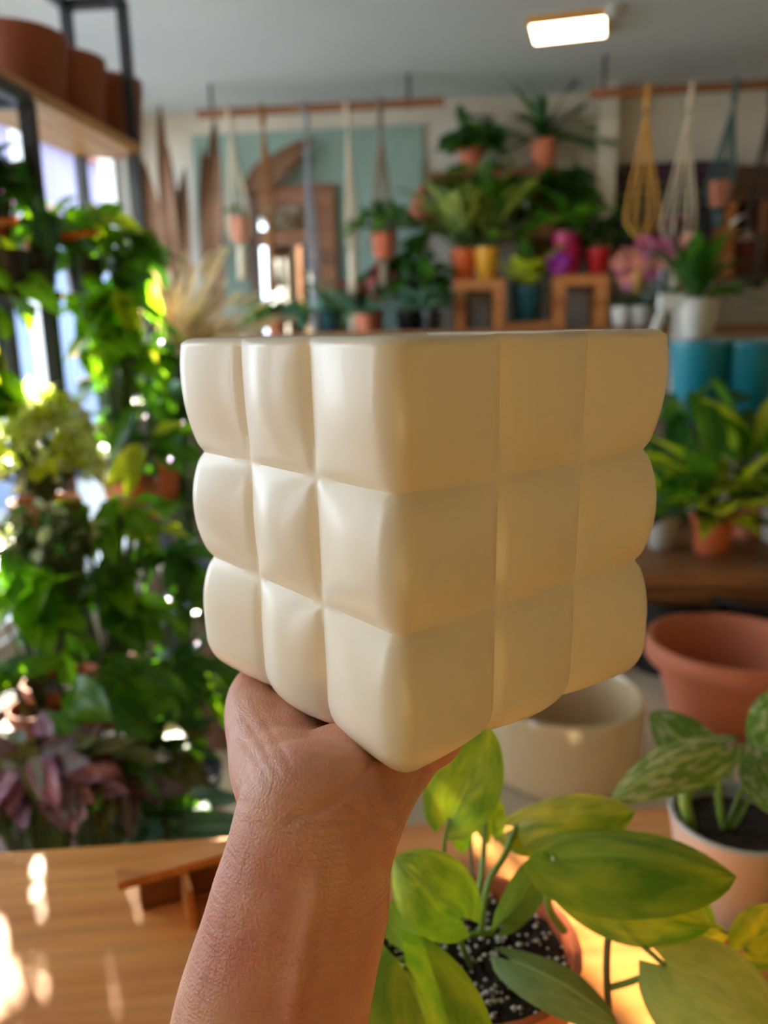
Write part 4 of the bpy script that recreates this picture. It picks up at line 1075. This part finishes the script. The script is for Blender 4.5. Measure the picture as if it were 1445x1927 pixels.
# ================================================================== hanging poles and macrame
def pole(x0, y0, x1, y1, y, lab):
    a = onY(x0, y0, y); b = onY(x1, y1, y); z = (a.z + b.z) / 2
    o = empty('hanging_pole', ((a.x + b.x) / 2, y, z), lab, 'pole', 'wooden poles under the ceiling')
    MB().tube([(a.x, y, z), (b.x, y, z)], .02, 12).build('rod', M['brown_wood'], o, True, autos=40)
    for t in (.06, .86): 
        x = a.x + (b.x - a.x) * t
        MB().tube([(x, y, z - .025), (x, y, ZC)], .008, 8).build('hook', M['dark_cord'], o, True)
    return z
YP = 3.95
zp1 = pole(372, 213, 836, 193, YP, 'wooden pole across the sage panel under the ceiling')
zp2 = pole(1110, 172, 1560, 158, YP - .1, 'wooden pole above the chalkboard under the ceiling')
def hanger(px, zpole, y, px2, py2, mat, lab, spread=.06, tail=.14, pot=None, fol=None, seed=1, py_k=None):
    t = onY(px, 300, y); t.z = zpole; g = onY(px2, py2, y)
    root = empty('macrame_hanger', (t.x, y, zpole), lab, 'plant hanger', 'macrame hangers on the poles')
    ztop = zpole + .02
    split = V((t.x, y, zpole + (g.z - zpole) * .16))
    MB().tube([(t.x, y, ztop), split], .013, 8).build('rope', mat, root, True)
    MB().tube([V((t.x, y + .024 * math.cos(a), zpole + .024 * math.sin(a))) for a in [k * math.pi / 8 for k in range(17)]], .01, 8, False).build('loop', mat, root, True)
    gz = V((g.x, y, g.z))
    for k in range(8):
        a = k * math.pi / 4 + .3; q = gz + V((math.cos(a) * spread, math.sin(a) * spread, 0))
        MB().tube(spline([split, split.lerp(q, .5), q, gz + V((math.cos(a) * spread * .7, math.sin(a) * spread * .7, -.07)), gz + V((0, 0, -.12))], 4), .0042, 6).build('cord', mat, root, True)
    MB().tube([gz + V((0, 0, -.1)), gz + V((0, 0, -.12)), gz + V((0, 0, -.12 - tail))], [.014, .02, .026], 8).build('tassel', mat, root, True)
    return gz
hanger(436, zp1, YP, 452, 420, M['linen'], 'cream macrame hanger with a red terracotta pot in front of the dried leaves', .06)
hanger(498, zp1, YP, 505, 380, M['brown_cord'], 'brown macrame hanger in front of the mirror top', .035, .3)
hanger(578, zp1, YP, 590, 480, M['grey_cord'], 'grey macrame hanger in front of the mirror', .03, .3)
hanger(656, zp1, YP, 662, 430, M['linen'], 'long cream macrame hanger beside the mirror frame', .03, .4)
gz = hanger(716, zp1, YP, 722, 450, M['taupe_cord'], 'taupe macrame hanger carrying the small orange pot', .066, .1)
plant('hanging_plant', 'dark leafy plant in a small orange pot hanging from the taupe cords', 'potted plant', gz + V((0, 0, -.085)), ('nursery', .058, .11, M['orange_plastic']),
      [dict(style='bush', n=34, L=.1, kind='oval', w=.5, mat=[G['dark'], G['mid']], c=gz + V((0, 0, .08)), r=(.15, .12, .08))], seed=41)
gz = onY(452, 420, YP)
plant('hanging_plant', 'red terracotta pot with sparse leaves hanging from the cream cords', 'potted plant', gz + V((0, 0, -.085)), ('nursery', .055, .11, M['terracotta']),
      [dict(style='bush', n=10, L=.06, kind='oval', w=.5, mat=[G['dark']], c=gz + V((0, 0, .05)), r=(.06, .06, .04))], seed=42)
hanger(1212, zp2, YP - .1, 1208, 400, M['mustard_cord'], 'mustard yellow macrame hanger in front of the chalkboard', .075, .22)
gz = hanger(1293, zp2, YP - .1, 1276, 420, M['linen'], 'cream macrame hanger with a dark ball planter in front of the chalkboard', .075, .26)
bo = empty('ball_planter', gz + V((0, 0, -.1)), 'small dark round planter in the cream macrame hanger', 'planter')
MB().lathe(pot_prof('round', .062, .11), gz + V((0, 0, -.1)), 24).build('body', M['dark_wood'], bo, True)
gz = hanger(1374, zp2, YP - .1, 1356, 350, M['green_cord'], 'dark green macrame hanger with a little terracotta pot', .06, .05)
bo = empty('terracotta_pot', gz + V((0, 0, -.085)), 'little terracotta pot in the dark green macrame hanger', 'pot')
MB().lathe(pot_prof('nursery', .055, .1), gz + V((0, 0, -.085)), 24).build('body', M['terracotta'], bo, True, autos=40)
hanger(1442, zp2, YP - .1, 1436, 400, M['dark_cord'], 'dark brown macrame hanger at the picture edge', .07, .2)

# plants along the back counter below the mirror
def counter_plant(px, py, y, lab, fol, pot, name='potted_foliage_plant', seed=1):
    c = onY(px, py, y); cc = V((c.x, y, CZ)); return plant(name, lab, 'potted plant', cc, pot, fol(c), None, seed)
counter_plant(520, 585, 4.1, 'light green leafy plant in front of the mirror foot', lambda c: [dict(n=30, L=.12, kind='oval', w=.45, mat=[G['mid'], G['blue']], c=c + V((0, 0, -.02)), r=(.16, .1, .08))], ('nursery', .06, .1, M['terracotta']), seed=51)
counter_plant(615, 575, 4.0, 'silvery green shrubby plant below the grey hanger', lambda c: [dict(n=34, L=.11, kind='lance', w=.4, mat=[G['dark'], G['mid'], G['blue']], c=c, r=(.16, .1, .1))], ('nursery', .06, .1, M['dark_teal']), seed=52)
counter_plant(700, 545, 4.05, 'dusky pink leaved plant below the orange hanging pot', lambda c: [dict(n=30, L=.13, kind='heart', w=.7, mat=[G['spike_pink'], G['spike_pink'], G['dark']], c=c, r=(.14, .1, .12))], ('nursery', .06, .1, M['terracotta']), seed=53)
counter_plant(690, 580, 3.9, 'blue-green strap leaved plant in front of the pink leaved one', lambda c: [dict(style='rosette', n=18, L=.26, kind='strap', w=.16, mat=G['blue'], pet=.02, el=(.3, 1.1), droop=.4)], ('nursery', .055, .08, M['terracotta']), seed=54)
counter_plant(770, 530, 4.05, 'tall dark green plant beside the wooden box stand', lambda c: [dict(n=60, L=.14, kind='oval', w=.5, mat=[G['dark'], G['mid'], G['dark']], c=c, r=(.16, .12, .18))], ('nursery', .07, .1, M['black_plastic']), seed=55)
counter_plant(810, 565, 3.9, 'low dark plant with blue-grey leaves beside the box stand', lambda c: [dict(n=26, L=.1, kind='oval', w=.5, mat=[G['blue'], G['dark']], c=c, r=(.1, .08, .08))], ('nursery', .05, .09, M['black_plastic']), seed=56)

# ================================================================== plant racks by the window
def rack(name, lab, x0, x1, y0, y1, ztop, shelves, mat_shelf, bars=.028, slats=0):
    root = empty(name, ((x0 + x1) / 2, (y0 + y1) / 2, 0), lab, 'rack', 'black metal racks by the window')
    for x in (x0, x1):
        for y in (y0, y1): MB().bar((x, y, 0), (x, y, ztop), bars).build('post', M['black_metal'], root)
    for x in (x0, x1): MB().bar((x, y0, ztop), (x, y1, ztop), bars).build('top_bar', M['black_metal'], root)
    for y in (y0, y1): MB().bar((x0, y, ztop), (x1, y, ztop), bars).build('top_bar', M['black_metal'], root)
    for z in shelves:
        if slats:
            for k in range(slats):
                xx = x0 + (x1 - x0) * k / (slats - 1); MB().box((xx - .028, y0 - .015, z - .02), (xx + .028, y1 + .015, z)).build('shelf_slat', mat_shelf, root)
        else: MB().box((x0 - .015, y0 - .015, z - .028), (x1 + .015, y1 + .015, z)).build('shelf_board', mat_shelf, root)
    return root
pB = onY(262, 400, 2.45); pA = onY(128, 60, 2.45)
RX1, RX0 = pB.x, pA.x
zsh = onX(246, 268, RX1).z
RY0 = 1.55
rack('tall_rack', 'tall black metal rack with a pine shelf of terracotta pots', RX0, RX1, RY0 + .12, 2.45, onY(222, 3, 2.45).z, (zsh,), M['pine'])
pC = onX(72, 400, RX1 + .06)
SZ = (.30, .72, 1.06, 1.60)
rack('plant_rack', 'lower black metal rack crowded with leafy plants', RX0 - .05, RX1 + .06, 1.05, pC.y, onX(45, 186, RX1 + .06).z, SZ, M['dark_wood'], slats=4)
# terracotta pots on the pine shelf
for px, py, dx, r_, h_, lab in ((200, 238, -.10, .115, .20, 'brown terracotta pot beside the far black post'), (124, 205, -.12, .115, .185, 'brown terracotta pot in the middle of the pine shelf'), (36, 150, -.12, .12, .17, 'brown terracotta pot on the pine shelf at the picture edge')):
    c = onX(px, py, RX1 - .12)
    o = empty('terracotta_pot', (c.x, c.y, zsh), lab, 'pot', 'terracotta pots on the pine shelf')
    MB().lathe([(0, 0), (r_ * .82, 0), (r_ * .86, .01), (r_ * .97, h_ * .75), (r_ * 1.0, h_ * .78), (r_ * 1.02, h_), (r_ * .92, h_), (r_ * .8, .02), (0, .02)], (c.x, c.y, zsh), 32).build('body', M['terracotta_dark'], o, True, autos=35)

def rp(px, py, d, zs, lab, pot, n, L, kind, w, mats, rpx, extra=None, seed=1, name='potted_foliage_plant', droop=.25):
    """plant whose foliage is centred on a point of the room and whose pot stands on the shelf at zs"""
    c = P(px, py, d); k = d / FPX
    base = V((c.x, c.y, zs))
    fol = [dict(n=n, L=L, kind=kind, w=w, mat=mats, c=c, r=(rpx[0] * k, rpx[0] * k * .55, rpx[1] * k), droop=droop)]
    if extra: fol += extra(base, c)
    return plant(name, lab, 'potted plant', base, pot, fol, 'plants on the window racks', seed)
NP = lambda r=.06, h=.11, m='terracotta': ('nursery', r, h, M[m])
g = G
rp(5, 370, 1.7, 1.6, 'dark heart-leaved plant at the top of the rack, at the picture edge', NP(.05, .08, 'black_plastic'), 20, .10, 'heart', .8, [g['dark'], g['mid']], (45, 80), seed=61)
rp(60, 455, 1.7, 1.6, 'green plant with red and orange leaves near the top of the rack', NP(.05, .08, 'black_plastic'), 30, .10, 'oval', .5, [g['red'], g['mid'], g['bright'], g['dark']], (90, 50), seed=62)
rp(150, 440, 1.85, 1.6, 'bright sunlit green plant under the pine shelf', NP(.05, .08, 'black_plastic'), 34, .085, 'heart', .8, [g['bright'], g['bright'], g['lime']], (85, 55), seed=63,
   extra=lambda b, c: [dict(style='trail', n=14, L=.09, kind='heart', w=.8, mat=[g['bright'], g['mid']], vines=4, len=.4, out=.1)])
rp(240, 480, 1.95, 1.6, 'dark green plant beside the far black post', NP(.05, .08, 'black_plastic'), 22, .10, 'heart', .75, [g['mid'], g['dark'], g['bright']], (60, 55), seed=64,
   extra=lambda b, c: [dict(style='trail', n=18, L=.09, kind='heart', w=.8, mat=[g['dark'], g['mid'], g['dark']], vines=6, len=.7, out=.1)])
rp(20, 560, 1.6, 1.6, 'thin trailing plant hanging in front of the fence view', NP(.045, .07, 'black_plastic'), 8, .08, 'heart', .8, [g['bright']], (60, 40), seed=65,
   extra=lambda b, c: [dict(style='trail', n=12, L=.085, kind='oval', w=.5, mat=[g['bright'], g['lime']], vines=3, len=.4, out=.08)])
rp(215, 650, 1.85, 1.06, 'lime heart-leaved plant glowing against the window', NP(), 26, .115, 'heart', .75, [g['bright'], g['lime'], g['bright']], (60, 110), seed=66)
rp(75, 850, 1.6, 1.06, 'pale cream and green fine-leaved plant on the middle shelf', NP(.07, .12), 290, .045, 'oval', .55, [g['cream'], g['cream'], g['lime']], (115, 125), seed=67)
rp(-120, 740, 1.5, 1.06, 'dense mid green plant added at the left picture edge to block sun', NP(.07, .12), 60, .13, 'oval', .6, [g['mid'], g['dark']], (90, 150), seed=82)  # extra plant, added to keep sun patches off the left of the counter
rp(285, 720, 2.1, 1.06, 'dark green plant in front of the far post', NP(), 38, .11, 'oval', .55, [g['dark'], g['mid'], g['bright']], (80, 130), seed=68)
rp(245, 830, 1.85, 1.06, 'green plant with long arching leaves on the middle shelf', NP(), 22, .15, 'lance', .35, [g['mid'], g['dark'], g['lime']], (80, 70), seed=69)
rp(340, 880, 2.2, .72, 'tall dark leafy plant just beside the quilted planter', NP(.08, .14, 'black_plastic'), 46, .12, 'oval', .5, [g['dark'], g['mid'], g['blue']], (70, 150), seed=70)
rp(205, 985, 1.6, .72, 'bright green broad-leaved plant below the cream one', NP(), 30, .125, 'oval', .4, [g['bright'], g['lime'], g['bright']], (110, 50), seed=71)
rp(85, 1010, 1.5, .72, 'soft grey-green plant in a terracotta pot on the lower shelf', NP(.075, .13), 80, .04, 'oval', .5, [g['cream'], g['mid'], g['olive']], (95, 70), seed=72)
rp(55, 1150, 1.45, .72, 'big bright green leaves at the picture edge of the lower shelf', NP(), 16, .13, 'heart', .7, [g['bright'], g['bright'], g['mid']], (80, 70), seed=73)
rp(190, 1150, 1.6, .72, 'glossy heart-leaved green plant in the middle of the lower shelf', NP(), 24, .115, 'heart', .7, [g['mid'], g['bright'], g['bright']], (110, 90), seed=74)
rp(320, 1120, 1.85, .30, 'dark glossy plant standing behind the thumb', NP(.09, .16, 'black_plastic'), 26, .125, 'heart', .65, [g['dark'], g['mid'], g['mid']], (80, 120), seed=75)
rp(140, 1290, 1.45, .30, 'mid green large-leaved plant above the purple one', NP(.08, .15), 20, .12, 'oval', .55, [g['mid'], g['bright'], g['bright']], (140, 60), seed=76)
rp(330, 1300, 1.7, .30, 'green plant with drooping oval leaves beside the wrist', NP(.08, .15), 20, .13, 'oval', .5, [g['mid'], g['dark'], g['bright']], (80, 80), seed=77, droop=.5)
rp(70, 1470, 1.25, .30, 'purple and silver striped trailing plant behind the counter edge', NP(.08, .14, 'black_plastic'), 70, .08, 'lance', .5, [g['purple'], g['plum'], g['plum'], g['olive']], (140, 95), seed=78)
rp(190, 1470, 1.3, .30, 'olive and purple leaved plant beside the striped one', NP(.07, .13, 'black_plastic'), 24, .13, 'lance', .45, [g['olive'], g['purple'], g['mid']], (80, 70), seed=79)
rp(300, 1545, 1.3, .30, 'blue-green broad-leaved plant at the counter edge', NP(.07, .13, 'black_plastic'), 12, .15, 'oval', .45, [g['blue'], g['dark']], (60, 30), seed=80)
rp(300, 1420, 1.5, .30, 'dark narrow-leaved plant in a terracotta pot near the wrist', NP(.08, .2), 30, .12, 'lance', .35, [g['dark'], g['mid'], g['olive']], (60, 80), seed=81)
# spiky cream and pink plant on a plinth beyond the rack
c = P(330, 640, 2.75)
st_ = empty('plant_plinth', (c.x, c.y, 0), 'dark square plinth under the spiky striped plant', 'plinth')
zpl = c.z - .2
MB().box((c.x - .13, c.y - .13, 0), (c.x + .13, c.y + .13, zpl - .03)).build('column', M['dark_wood'], st_)
MB().box((c.x - .15, c.y - .15, zpl - .03), (c.x + .15, c.y + .15, zpl)).build('cap', M['dark_wood'], st_)
plant('spiky_plant', 'spiky plant with cream and pink striped leaves beside the rack', 'potted plant', V((c.x, c.y, zpl)), ('taper', .09, .16, M['black_plastic']),
      [dict(style='rosette', n=60, L=.36, kind='strap', w=.10, mat=G['spiky'], pet=.03, el=(-.1, 1.5), droop=.18)], seed=90)
